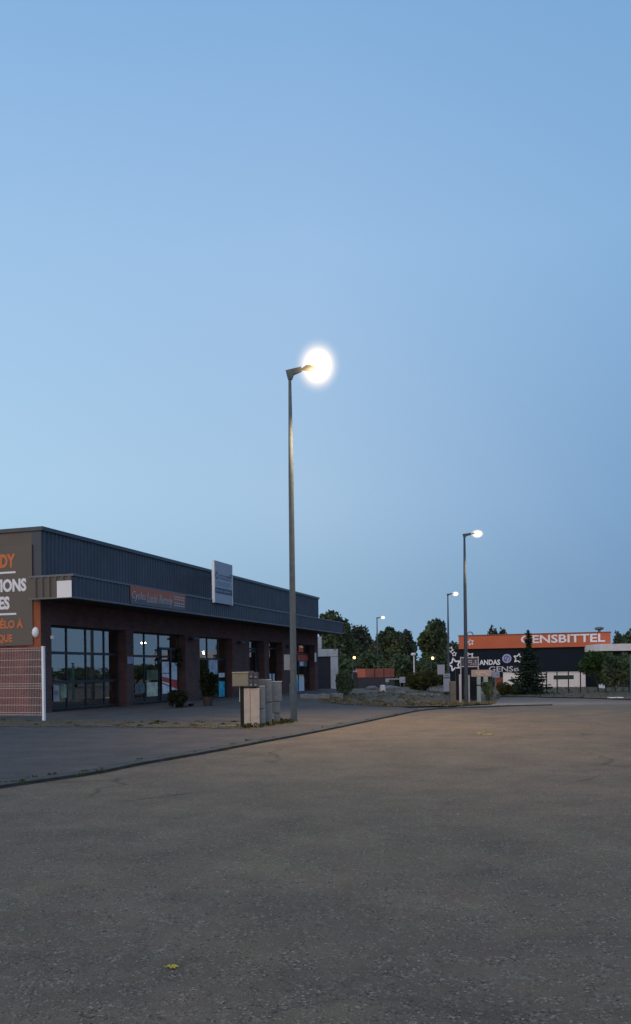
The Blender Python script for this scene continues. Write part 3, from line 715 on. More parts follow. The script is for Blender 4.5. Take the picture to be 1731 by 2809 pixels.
# ---------------------------------------------------------------- street lamps
LAMP_LIGHT = bpy.data.lights.new('lamp_light', 'SPOT'); LAMP_LIGHT.energy = 2600; LAMP_LIGHT.color = (1.0, .70, .40); LAMP_LIGHT.spot_size = R(146); LAMP_LIGHT.spot_blend = .8; LAMP_LIGHT.shadow_soft_size = .15
LAMP_FAR = LAMP_LIGHT.copy(); LAMP_FAR.energy = 500
def lamp_post(label, base, H, armdir, arm=.55, r0=.082, r1=.035, pm=GALV, bs=.72):
    L_ = thing('street_lamp', label, 'street lamp', base, math.atan2(armdir[1], armdir[0]), 'tall street lamps along the road')
    k = 12; b_near = base[1] < 60
    MB().tube([(0, 0, -.1), (0, 0, .02), (0, 0, H*.35), (0, 0, H*.7), (0, 0, H-.18)], [r0, r0, r0*.86, (r0+r1)*.52, r1], k).build('pole', pm, L_, True)
    MB().box(-.16, .16, -.16, .16, -.05, .025).build('base_plate', CONCG, L_)
    MB().box(-r0-.006, -r0+.02, -.05, .05, .45, .95).build('hatch', pm, L_)
    MB().prism([(-.09, .0), (arm*.95, .05), (arm*.95, -.05), (.09, -.11), (.045, -.22), (-.04, -.22)], lambda x, y, t: (x, -.045+t, H+y), .09).build('arm', pm, L_)
    hx = arm*.95
    h = MB(); n = 14
    prof = [(a_*bs*.42, b_*bs*.62, c_*bs*.7) for a_, b_, c_ in ((0, .07, .05), (.12, .11, .09), (.35, .235, .15), (.55, .22, .14), (.76, .11, .07), (.80, .02, .02))]
    for x, w_, t_ in prof:
        for j in range(n): a = math.pi*j/(n-1); h.v.append((hx+x, w_*math.cos(a), H-.02+x*.06+t_*math.sin(a)*.9))
    for i in range(len(prof)-1):
        for j in range(n-1): a = i*n+j; h.f.append((a, a+1, a+1+n, a+n))
    for i in range(len(prof)-1): h.f.append((i*n, (i+1)*n, (i+1)*n+n-1, i*n+n-1))
    h.f.append(tuple(range(n))); hd = h.build('lamp_head', pm, L_, True)
    MB().ell((hx+(.40 if bs == 1 else .31), 0, H+(.04 if bs == 1 else -.01)), (.66, .52, .76) if bs == 1 else (.38, .30, .27), 24, 16, -.999, .999).build('bloom_ball', BULB if bs == 1 else GLOWS, hd, True)  # glow volume drawn larger than the head, as bloom around it
    ld = LAMP_LIGHT if b_near else LAMP_FAR; lo_ = bpy.data.objects.new('lamp_light', ld); COL.objects.link(lo_); lo_.parent = L_
    lo_.location = (hx+.41, 0, H-.40); lo_.rotation_euler = (0, R(-33), 0)
    return L_
b1 = gp(806.6, 1983); armd = (NN.x, NN.y)
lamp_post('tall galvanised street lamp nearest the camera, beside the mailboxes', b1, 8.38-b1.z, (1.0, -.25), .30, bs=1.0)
b2 = at(1279.5, 1933, 40.8); b2.z = ground(b2.x, b2.y)
t2 = at(1271.7, 1465, 40.8).z
lamp_post('dark street lamp at the road bend, in front of the orange topped store', b2, t2-b2.z, (1, -.12), .34, .105, .05, POLEDARK)
b3 = at(1231, 1850, 71.6); b3.z = ground(b3.x, b3.y)
lamp_post('slim street lamp standing just left of the dark one at the road bend', b3, at(1228, 1629, 71.6).z-b3.z, (1, 0), .38, .10, .05, POLEDARK)
b4 = at(1036, 1850, 102); b4.z = ground(b4.x, b4.y)
lamp_post('farthest small street lamp standing against the dark trees', b4, at(1034, 1694, 102).z-b4.z, (1, 0), .45, .11, .06, POLEDARK)
# round yellow lamps far behind
for (px, py, lab) in ((971, 1804, 'small round yellow lamp on a short post above the low red shed'), (1186, 1805.5, 'small round yellow lamp on a short post above the olive bush')):
    p = at(px-3, py, 84); gz = ground(p.x, p.y); hh = p.z-gz
    o = thing('garden_lamp', lab, 'lamp', (p.x, p.y, gz), 0, 'round yellow lamps under the trees')
    MB().tube([(0, 0, -.2), (0, 0, hh)], .05, 8).build('post', POLEDARK, o); MB().ell((.14, 0, hh), (.13, .13, .13), 12, 8).build('globe', BULBY, o, True)
p = at(1136, 1842, 80); gz = ground(p.x, p.y); tz = at(1136, 1795, 80).z
o = thing('unlit_lamp', 'thin pale post with an unlit knob left of the right yellow lamp', 'lamp', (p.x, p.y, gz))
MB().tube([(0, 0, -.1), (0, 0, tz-gz-.15)], .06, 8).build('post', OFFWHITE, o); MB().ell((-.05, 0, tz-gz), (.26, .2, .16), 12, 6).build('lamp_head', OFFWHITE, o)

# grey plate fixed on the first lamp's pole, facing back
pp = b1 + Vector((-.085, .12, 0)); _z0 = at(790, 1838, 20).z; _z1 = at(790, 1796, 20).z
o = thing('pole_sign', 'blank pale grey plate strapped to the pole of the nearest street lamp', 'sign', (pp.x, pp.y, _z0))
MB().box(-.14, .11, -.012, 0, 0, _z1-_z0).build('plate', mat('pale_grey_plate', (.25, .27, .31), .5, 0, .05, 4), o)
for zc in (.06, _z1-_z0-.09): MB().box(.0, .12, -.03, -.013, zc, zc+.03).build('clamp', TRIM, o)

# ---------------------------------------------------------------- mailboxes and meter cabinets beside the lamp
mA = gp(691, 1999); mB_ = gp(772, 1988)
RB = math.atan2(mB_.y-mA.y, mB_.x-mA.x)
def box_px(name, lab, cat, x0, x1, y0, y1, Y, dep, m, parts=None, group=None, rot=0.0):
    a = at(x0, y1, Y); b = at(x1, y1, Y); t_ = at(x0, y0, Y)
    W = (b-a).length; H = t_.z-a.z
    o = thing(name, lab, cat, (a.x+W/2, a.y, a.z), rot, group)
    mb = MB().box(-W/2, W/2, 0, dep, 0, H); c_ = mb.build('cabinet', m, o)
    if parts: parts(o, W, H)
    return o
def bevel(o, w=.008):
    md = o.modifiers.new('bevel', 'BEVEL'); md.width = w; md.segments = 2; md.limit_method = 'ANGLE'
Y0 = 17.9
def post_parts(o, W, H): pass
gz = ground(mA.x, mA.y)
a = at(670, 1999, Y0); b = at(712.3, 1999, Y0); t_ = at(690, 1887, Y0)
W = b.x-a.x; H = t_.z-gz
cp = thing('concrete_plinth', 'tall pale concrete twin block under the mailboxes, split by a groove', 'pillar', ((a.x+b.x)/2, Y0, gz-.01))
c1 = MB().box(-W/2, -W/2+W*.40, 0, .24, 0, H).build('half', CONC, cp); bevel(c1)
c2 = MB().box(-W/2+W*.42, W/2, 0, .24, 0, H).build('half', CONC, cp); bevel(c2)
MB().box(-W/2+W*.39, -W/2+W*.43, .01, .2, 0, H-.01).build('joint', mat('rust_joint', (.10, .05, .035), .9), cp)
# dark upright strip behind and left of the plinth
o = MB().box(-.035, .035, 0, .10, 0, 1.0).build('dark_strip', mat('black_strip', (.015, .014, .014), .9), loc=(a.x-.045, Y0+.02, gz))
tag(o, 'dark upright strip against the left side of the concrete plinth', 'post')
o = MB().tube([(0, 0, 0), (0.004, 0, .36)], .006, 6).build('thin_rod', WHITE, loc=(a.x-.095, Y0+.05, gz+.58)); tag(o, 'thin white rod hanging at the left of the dark upright strip', 'rod')
# beige mailbox
a = at(637.8, 1883, Y0-.02); b = at(682.5, 1883, Y0-.02); t_ = at(640, 1843.5, Y0-.02); W = b.x-a.x; H = t_.z-a.z
bm = thing('mailbox', 'wide olive beige metal mailbox overhanging the left of the plinth', 'mailbox', ((a.x+b.x)/2, Y0-.06, a.z))
c = MB().box(-W/2, W/2, 0, .30, 0, H-.03).build('body', BEIGE, bm); bevel(c)
c = MB().box(-W/2-.006, W/2+.006, -.012, .31, H-.03, H).build('lid', mat('lit_tan_lid', (.34, .29, .19), .5, .1, .05, 5), bm); bevel(c)  # lid paler than the body: light on the top put into its colour
MB().box(-W/2+.02, W/2-.02, -.004, -.0005, .02, H-.05).build('door', BEIGE, bm)
# dark pair of mailboxes, two high
for k, (x0, x1, y0, y1, lab) in enumerate(((683, 694.6, 1841, 1861, 'upper left dark mailbox of the block of four'), (695.2, 707, 1844, 1862, 'upper right dark mailbox of the block of four'),
                          (683, 694.6, 1862, 1884.5, 'lower left dark mailbox of the block of four'), (695.2, 707, 1863, 1884, 'lower right dark mailbox of the block of four'))):
    Yk = Y0-.05+.0; a = at(x0, y1, Yk); b = at(x1, y1, Yk); t_ = at(x0, y0, Yk); W = b.x-a.x; H = t_.z-a.z
    o = thing('dark_mailbox', lab, 'mailbox', ((a.x+b.x)/2, Yk, a.z), 0, 'dark mailboxes stacked on the plinth')
    c = MB().box(-W/2, W/2, 0, .28, 0, H).build('body', DKBOX, o); bevel(c, .005)
    MB().box(-W/2+.012, W/2-.012, -.008, -.0005, H*.62, H*.82).build('flap', mat('flap_grey', (.09, .085, .10), .4, .2), o)
    MB().box(-W*.22, W*.22, -.006, -.0005, H*.18, H*.36).build('name_plate', mat('name_plate', (.32, .32, .34), .5), o)
# grey meter cabinets receding to the lamp
cab = [(709.7, 726, 1882, 1944, 18.05, 'narrow upper grey meter cabinet next to the concrete plinth'), (711, 727, 1945, 1996, 18.05, 'narrow lower grey plinth cabinet next to the concrete plinth'),
       (725.5, 744.2, 1864, 1926, 18.4, 'tall middle grey meter cabinet, upper of its pair'), (727, 745, 1929, 1994, 18.4, 'middle grey plinth, lower of its pair'),
       (745, 772.3, 1871.6, 1924, 18.8, 'wide right grey meter cabinet with pale lid, nearest the lamp pole'), (746, 768.5, 1926, 1956, 18.8, 'short grey meter box under the wide right cabinet'), (751, 768, 1958, 1991, 18.8, 'lowest rounded grey box under the right meter cabinets')]
for i, (x0, x1, y0, y1, Yk, lab) in enumerate(cab):
    a = at(x0, y1, Yk); b = at(x1, y1, Yk); t_ = at(x0, y0, Yk); W = b.x-a.x; H = t_.z-a.z
    if y1 > 1980: H += a.z-gz+.01; a.z = gz-.01
    o = thing('meter_cabinet', lab, 'meter cabinet', ((a.x+b.x)/2, Yk, a.z), 0, 'grey meter cabinets by the lamp')
    c = MB().box(-W/2, W/2, 0, .26, 0, H).build('body', PLAST, o); bevel(c, .01)
    MB().box(-W/2+.012, W/2-.012, -.006, -.0005, .015, H-.03).build('door', PLAST, o)
    if i in (0, 2, 4, 5): MB().box(-W*.08, W*.02, -.012, -.0065, H*.18, H*.26).build('lock', mat('pale_lock', (.4, .4, .4), .4), o)
    if i == 4: MB().box(-W/2-.008, W/2+.008, -.012, .27, H, H+.02).build('lid', mat('pale_lid', (.34, .36, .38), .5), o)
# concrete cap block behind upper boxes
o = MB().box(-.11, .11, 0, .22, 0, .16).build('cap_block', CONCG, loc=(at(716, 1882, 18.35).x, 18.35, at(716, 1882, 18.35).z-.012)); tag(o, 'small grey concrete block behind the top of narrow meter cabinet', 'block')
MB_w = MB(); rng = np.random.default_rng(5)
pts = []
for _ in range(420):
    t_ = rng.uniform(-.15, 1.35); p = mA.lerp(mB_, t_); pts.append((p.x+rng.normal()*.10, p.y+rng.normal()*.15-.05, gz+.05+abs(rng.normal())*.035))
MB_w.leaves(np.array(pts), .045, rng)
tag(MB_w.build('weeds', LEAF2), 'low dark weeds growing round the foot of plinth and meter cabinets', 'weeds', kind='stuff')

# ---------------------------------------------------------------- planter, shrubs and board by the shop front
def leaf_cloud(mb, c, r, n, size, rng, clump=8):
    cs = []
    for _ in range(max(1, n//clump)):
        v = rng.normal(size=3); v /= np.linalg.norm(v); rr = rng.uniform(.45, 1.0)**.6
        cs.append(np.array(c)+v*np.array(r)*rr)
    P = np.repeat(np.array(cs), clump, 0)+rng.normal(size=(len(cs)*clump, 3))*np.array(r)*.13
    mb.leaves(P, size, rng)
p = gp(571, 1939); zt = at(573, 1833, p.y).z
o = thing('potted_shrub', 'leafy shrub in a dark round pot before the third shop window', 'potted plant', p)
MB().tube([(0, 0, 0.03), (0, 0, .34), (0, 0, .36)], [.15, .20, .21], 16).build('pot', mat('dark_pot', (.05, .035, .035), .7), o)
rng = np.random.default_rng(21); m_ = MB(); leaf_cloud(m_, (0, 0, .82), (.27, .27, .50), 1500, .045, rng); m_.build('foliage', LEAFD, o)
MB().tube([(0, 0, .3), (.02, 0, .8)], .015, 6).build('stem', TRUNK, o)
p = gp(487, 1944)
o = thing('door_shrub', 'small dark shrub at the foot of the jamb right of the door', 'shrub', (p.x, p.y, .03))
m_ = MB(); leaf_cloud(m_, (0, 0, .30), (.32, .25, .30), 700, .05, rng); m_.build('foliage', LEAFD, o); MB().tube([(0, 0, 0), (0, 0, .3)], .015, 6).build('stem', TRUNK, o)
s, z = fac(492, 1805, .15)
o = thing('hanging_plant', 'leafy climbing plant hanging on jamb right of the shop door', 'plant', at_fac(s, .12, z))
m_ = MB(); leaf_cloud(m_, (0, 0, 0), (.16, .10, .42), 260, .045, rng, 5); m_.build('foliage', LEAFD, o)
MB().tube([(0, 0, .5), (0, 0, -.4)], .01, 5).build('stem', TRUNK, o)
p = gp(510, 1941)
o = thing('low_stool', 'low tilted dark bench with pale top near the shop door', 'bench', (p.x, p.y, .03), RZ)
MB().box(-.45, .45, -.12, .12, .10, .13).build('seat', mat('pale_brown_board', (.16, .11, .09), .8), o)
for x in (-.38, .38): MB().box(x-.02, x+.02, -.1, .1, 0, .10).build('leg', DARK, o)

# rubble blocks at the far end of the forecourt
for x0, x1, y0, y1, lab in ((823, 905, 1903, 1919, 'long rough concrete block lying at the far edge of the forecourt'), (908, 942, 1901, 1918, 'short rough concrete block at the right end of the long one')):
    g0 = gp((x0+x1)/2, y1); Yk = g0.y; a = at(x0, y1, Yk); b = at(x1, y1, Yk); H = at(x0, y0, Yk).z-a.z
    m_ = MB(); nseg = 10; rng = np.random.default_rng(int(x0)); W = b.x-a.x
    prev_ = None
    for i in range(nseg+1):
        xx = -W/2+W*i/nseg; hh = H*rng.uniform(.8, 1.1); f_ = rng.normal()*.03
        ring = [(xx, f_, -.15), (xx, .03+f_, hh*.9), (xx, .12+f_, hh), (xx, .5, hh*.95), (xx, .6, -.15)]
        n = len(m_.v); m_.v += ring
        if prev_ is not None:
            for j in range(4): m_.f.append((prev_+j, n+j, n+j+1, prev_+j+1))
        else: m_.f.append((n+4, n+3, n+2, n+1, n))
        prev_ = n
    m_.f.append(tuple(prev_+j for j in range(5)))
    tag(m_.build('concrete_block', CONCG, loc=((a.x+b.x)/2, Yk, g0.z)), lab, 'block', 'rough concrete blocks edging the forecourt')
rng = np.random.default_rng(8)
for k, (px, py, r, lab) in enumerate(((1075, 1893, .42, 'pale boulder on the dirt bank beside small white bollard'), (1020, 1891, .3, 'small grey boulder left on the dirt bank'), (1100, 1905, .25, 'low stone half sunk in the dirt verge below the bank'), (1406, 1898, .22, 'pale stone at the foot of the olive bush near the spruce'))):
    p = gp(px, py); m_ = MB(); m_.ell((0, 0, 0), (r*1.4, r, r*.55), 10, 6)
    m_.v = [tuple(np.array(v)*(1+rng.normal()*.09)) for v in m_.v]
    tag(m_.build('boulder', CONCG, loc=(p.x, p.y, p.z+.05)), lab, 'stone', 'stones on the verge')
p = gp(1050, 1896); o = MB().tube([(0, 0, -.1), (0, 0, .34), (0, 0, .38)], [.18, .17, .08], 12).build('bollard', OFFWHITE, loc=p); tag(o, 'short round white bollard on the bank left of white sign boards', 'bollard')

# ---------------------------------------------------------------- white walled gatehouse behind the shop
Yg = 57.0
def slab(name, lab, cat, boxes, Y, m, dep=.3, group=None):
    x_ = [at(b[0], b[3], Y).x for b in boxes]; base = min(at(b[0], b[3], Y).z for b in boxes)
    o = thing(name, lab, cat, (x_[0], Y, base), 0, group)
    for (x0, x1, y0, y1, mm, off, nm) in boxes:
        a = at(x0, y1, Y); b = at(x1, y0, Y)
        MB().box(a.x-x_[0], b.x-x_[0], off, off+dep, a.z-base, b.z-base).build(nm, mm, o)
    return o
slab('white_wall', 'white rendered wall stepped round a dark gate behind the shop end', 'wall', [(868, 882, 1746, 1779.8, OFFWHITE, 0, 'wall_top'), (850, 927, 1780, 1801, OFFWHITE, 0, 'lintel'), (908, 927, 1801.2, 1902, OFFWHITE, 0, 'pier'), (850, 907.8, 1801.2, 1900, mat('dark_gate', (.035, .035, .045), .6), .12, 'gate')], Yg, OFFWHITE, .35)

# ---------------------------------------------------------------- trees
def tree(lab, px, Y, pytop, pw, blobs, n, size, leafm, seed, name='tree', group=None, trunk=.18, zbase=None, cat='tree', dens=1.7):
    """blobs in photo pixels relative to px: (dx, ytop, ybottom, halfwidth)"""
    b = at(px, HY, Y); gz_ = ground(b.x, Y) if zbase is None else zbase
    o = thing(name, lab, cat, (b.x, Y, gz_), 0, group); rng = np.random.default_rng(seed); m_ = MB(); tr = MB(); top = 0
    tot = sum((y1-y0)*hw for _, y0, y1, hw in blobs)
    for dx, y0, y1, hw in blobs:
        zc = at(px, (y0+y1)/2, Y).z-gz_; rz = (y1-y0)/2/F*Y; rx = hw/F*Y; cx_ = dx/F*Y; cy_ = rng.normal()*rx*.25
        k = int(n*(y1-y0)*hw/tot); top = max(top, zc)
        # irregular lobes
        nl_ = 9; subs = []
        for _ in range(nl_):
            v = rng.normal(size=3); v /= np.linalg.norm(v); subs.append((np.array((cx_, cy_, zc))+v*np.array((rx, rx*.8, rz))*.58, rng.uniform(.34, .55)))
        subs.append((np.array((cx_, cy_, zc)), .62))
        for c_, f_ in subs: leaf_cloud(m_, c_, (rx*f_*1.15, rx*f_*1.15, rz*f_*1.1), int(k*dens)//10, size*(1.35 if size > .12 else 1.15), rng, 6)
        tr.tube([(0, 0, max(.2, zc*.35)), (cx_*.6, cy_*.6, zc*.8), (cx_, cy_, zc+rz*.3)], [trunk*.6, trunk*.4, trunk*.15], 6)
    m_.build('crown', leafm, o)
    tr.tube([(0, 0, -.3), (0, 0, top*.5), (0.05, 0, top)], [trunk, trunk*.7, trunk*.3], 8); tr.build('trunk', TRUNK, o)
    return o
G = 'trees in the row beyond the verge'
tree('tall dark tree rising just past the far end of the shop canopy', 912, 100, 1665, 50, [(0, 1668, 1740, 30), (-22, 1680, 1760, 20), (25, 1695, 1780, 26), (0, 1720, 1890, 40), (45, 1722, 1890, 30)], 9000, .17, LEAF1, 31, group=G, trunk=.3)
tree('broad tree with ragged sloping top left of the farthest street lamp', 985, 104, 1715, 50, [(0, 1712, 1800, 26), (26, 1735, 1820, 18), (0, 1760, 1895, 44), (38, 1760, 1895, 26), (-25, 1730, 1850, 20)], 8000, .17, LEAF4, 32, group=G, trunk=.3)
tree('wide dark tree just right of the farthest street lamp', 1068, 108, 1718, 50, [(-2, 1719, 1790, 26), (-25, 1740, 1830, 22), (20, 1728, 1810, 22), (0, 1765, 1895, 44)], 8000, .17, LEAF1, 33, group=G, trunk=.3)
tree('thin greyish tree with open crown between two dark trees', 1118, 112, 1724, 40, [(0, 1725, 1790, 20), (12, 1755, 1830, 20), (-5, 1780, 1895, 32)], 4200, .17, LEAF4, 34, group=G, trunk=.25)
tree('tallest round headed dark tree, left of the lamp poles', 1186, 102, 1692, 44, [(-2, 1694, 1770, 30), (22, 1705, 1800, 22), (-22, 1725, 1800, 20), (0, 1760, 1895, 40), (22, 1780, 1895, 26)], 11000, .17, LEAF1, 35, group=G, trunk=.32)
tree('small dark tree peeping between the slim lamp and the orange store', 1242, 112, 1751, 20, [(0, 1752, 1810, 22), (16, 1760, 1830, 16), (-10, 1770, 1895, 24)], 3600, .17, LEAF1, 36, group=G, trunk=.2)
for k, (px, pt, lab) in enumerate(((940, 1790, 'low dark undergrowth tree right of the white wall'), (1020, 1788, 'low dark undergrowth tree behind the red shed'), (1100, 1795, 'low dark undergrowth tree behind the white sign boards'), (1160, 1800, 'low dark undergrowth tree behind the olive bush'))):
    tree(lab, px, 94, pt, 50, [(0, pt, 1898, 42), (-25, pt+12, 1898, 30), (25, pt+12, 1898, 30)], 4200, .17, LEAF1, 50+k, group=G, trunk=.15)
tree('rounded tree top showing over the orange store roof', 1362, 118, 1722, 40, [(-8, 1722, 1800, 20), (18, 1724, 1800, 16), (0, 1738, 1860, 38)], 4200, .17, LEAF4, 37, trunk=.3)
tree('dark tree over the roof at the right edge, left of its neighbour', 1696, 105, 1730, 30, [(0, 1733, 1790, 13), (12, 1745, 1860, 22)], 2600, .17, LEAF1, 38, trunk=.25)
tree('dark tree cut by the right edge of the photo above the white fascia', 1730, 103, 1728, 30, [(0, 1729, 1800, 14), (-8, 1748, 1860, 20), (25, 1735, 1860, 25)], 2600, .17, LEAF1, 39, trunk=.25)
# trees across the road to the right, outside the frame: the shop windows mirror them
for k in range(8):
    rr = random.Random(k); X, Y = 60+rr.uniform(-2, 3), 56+k*12+rr.uniform(-2, 2); rng_ = np.random.default_rng(90+k)
    o = thing('tree', ('nearest', 'second nearest', 'third nearest', 'fourth nearest', 'fourth farthest', 'third farthest', 'second farthest', 'farthest')[k]+' of the trees mirrored in the shop windows', 'tree', (X, Y, -.75), 0, 'trees across the road mirrored in the windows')
    hh = rr.uniform(2.8, 4.2); m_ = MB()
    for q_ in range(7): leaf_cloud(m_, (rng_.normal()*1.8, rng_.normal()*2.6, hh*rng_.uniform(.35, .8)), (2.2, 2.6, hh*.28), 260, .3, rng_, 6)
    m_.build('crown', LEAF1, o); MB().tube([(0, 0, -.3), (0, 0, hh*.7)], [.22, .08], 8).build('trunk', TRUNK, o)
# garden trees in front of the store
tree('broad leafy green tree hiding the right end of the store wall', 1640, 64, 1790, 50, [(-12, 1788, 1842, 34), (18, 1800, 1880, 34), (-28, 1800, 1858, 22), (30, 1792, 1870, 30)], 6500, .09, foliage('garden_leaves', (.026, .058, .022), (.075, .13, .048)), 41, trunk=.07)
tree('bushy dark tree with thin trunk beside the white fascia', 1688, 62, 1790, 50, [(0, 1786, 1885, 32), (28, 1795, 1880, 26), (-14, 1830, 1886, 26)], 6000, .09, LEAF1, 42, trunk=.07)
# shrubs
def shrub(lab, px, pyb, Y, pytop, hw, n, size, m, seed, name='shrub', group=None):
    b = at(px, HY, Y); gz_ = ground(b.x, Y); H = at(px, pytop, Y).z-gz_; r = hw/F*Y
    o = thing(name, lab, 'shrub', (b.x, Y, gz_), 0, group); rng = np.random.default_rng(seed); m_ = MB()
    for k in range(7):
        fx = rng.uniform(-.55, .55); fz = rng.uniform(.25, .72); leaf_cloud(m_, (fx*r, rng.normal()*.2*r, H*fz), (r*.52, r*.5, H*.30), n//7, size, rng, 6)
    m_.build('foliage', m, o)
    s_ = MB()
    for k in range(5): s_.tube([(0, 0, -.1), (rng.uniform(-.5, .5)*r, 0, H*.6)], [.03, .01], 5)
    s_.build('stem', TRUNK, o); return o
shrub('tall dark shrub standing in front of the white wall end', 940, 1917, 40, 1832, 22, 3000, .055, LEAF1, 61)
shrub('small dark shrub close behind the concrete blocks', 953, 1915, 43, 1862, 18, 1600, .055, LEAF1, 62)
shrub('big rounded olive bush left of the white totem', 1165, 1906, 57, 1840, 50, 5000, .08, LEAF2, 63)
shrub('olive bush just left of the spruce, in front of the white low wall', 1386, 1908, 58, 1870, 24, 2200, .07, LEAF2, 64)
shrub('dark bush in the skirt of the spruce, right of the olive bush', 1420, 1906, 60, 1876, 26, 2200, .07, LEAF1, 65)
shrub('dark green bush behind the beige sign beam', 1334, 1904, 50, 1858, 16, 1600, .06, LEAF1, 66)
# thin sapling with stake
p = gp(1349, 1927); o = thing('sapling', 'thin dark sapling beside the beige sign beam', 'young tree', p)
hz = at(1349, 1850, p.y).z-p.z; m_ = MB(); rng = np.random.default_rng(67); leaf_cloud(m_, (0, 0, hz*.55), (.12, .12, hz*.45), 320, .05, rng, 5); m_.build('crown', LEAF1, o); MB().tube([(0, 0, -.1), (.03, 0, hz)], [.03, .012], 6).build('trunk', TRUNK, o)
# spruce
Ys = 60.0; b = at(1451, HY, Ys); gz_ = ground(b.x, Ys); H = at(1449, 1730, Ys).z-gz_
sp_ = thing('spruce_tree', 'dark spruce with stepped drooping branches in front of the orange store', 'spruce', (b.x, Ys, gz_))
MB().tube([(0, 0, -.2), (0, 0, H*.6), (-.03, 0, H)], [.10, .05, .012], 8).build('trunk', TRUNK, sp_)
rng = np.random.default_rng(70); P = []
nw = 24
for i in range(nw):
    t_ = i/(nw-1); z0 = .12+t_*(H*.95-.12); Lr = ((1-t_)**1.0*1.75+.10)*(1+.16*math.sin(i*2.3))
    if i == nw-2: Lr = .10
    if i == nw-3: Lr = .38
    if i == nw-4: Lr = .34
    if i in (nw-5, nw-6): Lr = .18
    nb = int(9+8*(1-t_))
    for k in range(nb):
        a = 6.283*(k/nb)+rng.uniform(-.3, .3); l = Lr*rng.uniform(.55, 1.12); zz = z0+rng.uniform(-.05, .05)
        for j in range(int(34*l)+8):
            f_ = rng.uniform(.06, 1); sd = rng.normal()*.11*(1.1-f_*.6)
            P.append((math.cos(a)*l*f_-math.sin(a)*sd, math.sin(a)*l*f_+math.cos(a)*sd, zz-.20*l*f_+.10*l*f_**3+rng.normal()*.018))
for _ in range(30): P.append((rng.normal()*.035-.02, rng.normal()*.035, H-.05+rng.normal()*.06))
for _ in range(220): z_ = rng.uniform(0, H*.95); P.append((rng.normal()*.05, rng.normal()*.05, z_))
m_ = MB(); m_.leaves(np.array(P), .095, rng, .5); m_.build('crown', LEAF3, sp_)

# ---------------------------------------------------------------- big store with orange band
Yl = 85.3; gL = at(1260, HY, Yl); GO = Vector((gL.x, gL.y)); zg = -.76
RG = math.atan2(NN.y, NN.x)
def gst(px, py, q=0.0):      # store facade plane through GO along NN, facing -D ; q = offset towards camera
    a, b = ray(px, py); y = (GO.x*D.x+GO.y*D.y-q)/(a*D.x+D.y)
    return (a*y-GO.x)*NN.x+(y-GO.y)*NN.y, EYE+b*y-zg
store = thing('store_building', 'dark store with a wide orange band carrying big white lettering', 'building', (GO.x, GO.y, zg), RG)
x0_, _ = gst(1229, 1850); x1_, _ = gst(1676, 1850); _, bz0 = gst(1400, 1778); _, bz1 = gst(1400, 1739.5)
MB().box(x0_, x1_, 0, 12, -.3, bz0).build('wall', NAVY, store)
m_ = MB(); m_.box(0, x1_, -.25, 6, bz0+.003, bz1-.08); band = m_.build('orange_band', GORANGE, store)
MB().box(-.06, x1_+.06, -.31, 6.1, bz1-.08, bz1).build('roof_edge', mat('rust_edge', (.20, .07, .05), .6), band)
sf = lambda off: (lambda x, y, t: (x, -(off+t), y))
def stxt(s_, px0, px1, py0, py1, m, off, bold=.02, parent=None, name='lettering'):
    a0, _ = gst(px0, py0, off); a1, _ = gst(px1, py0, off); pm = (px0+px1)/2; _, z1 = gst(px0, py0, off); _, z0 = gst(px0, py1, off)
    return text_mb(s_, a0, a1, z0, z1, sf(off), .05, bold).build(name, m, parent or store)
WL = mat('bright_white_letters', (.80, .80, .86), .5, 0, .02, 2, emit=.0)
stxt('GENSBITTEL', 1428.5, 1660, 1743.0, 1765.5, WL, .26, .022, band)
a0, z_ = gst(1291, 1762, .26); MB().stroke(star(a0, z_, .33, .2), .07, sf(.26), .03, True).build('star_emblem', LET, band)
stxt('ANDAS', 1315, 1372, 1810, 1824.5, WL, .01, .03)
stxt('GENSB', 1341, 1424, 1828, 1843, mat('dull_white_letters', (.50, .50, .56), .5), .01, .012)
a0, z_ = gst(1390.5, 1806.5, .02)
pl = MB(); pl.prism([(a0+.46*math.cos(i*.2618), z_+.46*math.sin(i*.2618)) for i in range(24)], sf(.01), .06); em = pl.build('round_emblem', mat('lilac_disc', (.34, .36, .58), .5), store)
MB().stroke([(a0+.25*math.cos(x), z_+.27*math.sin(x)) for x in np.linspace(1.4, 4.4, 9)], .10, sf(.072), .01).stroke([(a0+.25*math.cos(x), z_+.27*math.sin(x)) for x in np.linspace(-1.2, .9, 7)], .08, sf(.072), .01).stroke([(a0-.12, z_-.22), (a0+.1, z_+.22)], .10, sf(.074), .01).build('emblem_mark', mat('blue_mark', (.05, .07, .25), .5), em)
for px, py, r, rot, w2 in ((1247, 1823, .66, .25, .15), (1246, 1794, .24, 0, .07), (1289, 1801, .42, .5, .10), (1422, 1806, .48, -.2, .10), (1236, 1782, .3, .8, .08)):
    a0, z_ = gst(px, py, .02); MB().stroke(star(a0, z_, r, rot, .52), w2, sf(.01), .03, True).build('star_emblem', LET, store)
# vent on the roof
a0, z_ = gst(1644, 1731, -1)
MB().tube([(a0, 2, bz1-.1), (a0, 2, bz1+.30)], .14, 10).tube([(a0, 2, bz1+.28), (a0, 2, bz1+.36), (a0, 2, bz1+.50), (a0, 2, bz1+.58)], [.30, .44, .44, .22], 14).build('roof_vent', TRIM, store)
a0, z_ = gst(1283, 1740, -.5)
MB().tube([(a0-.3, 2, bz1-.1), (a0-.25, 2, bz1+.28), (a0, 2, bz1+.42), (a0+.25, 2, bz1+.36), (a0+.42, 2, bz1-.1)], .06, 8).build('roof_pipe', TRIM, store)
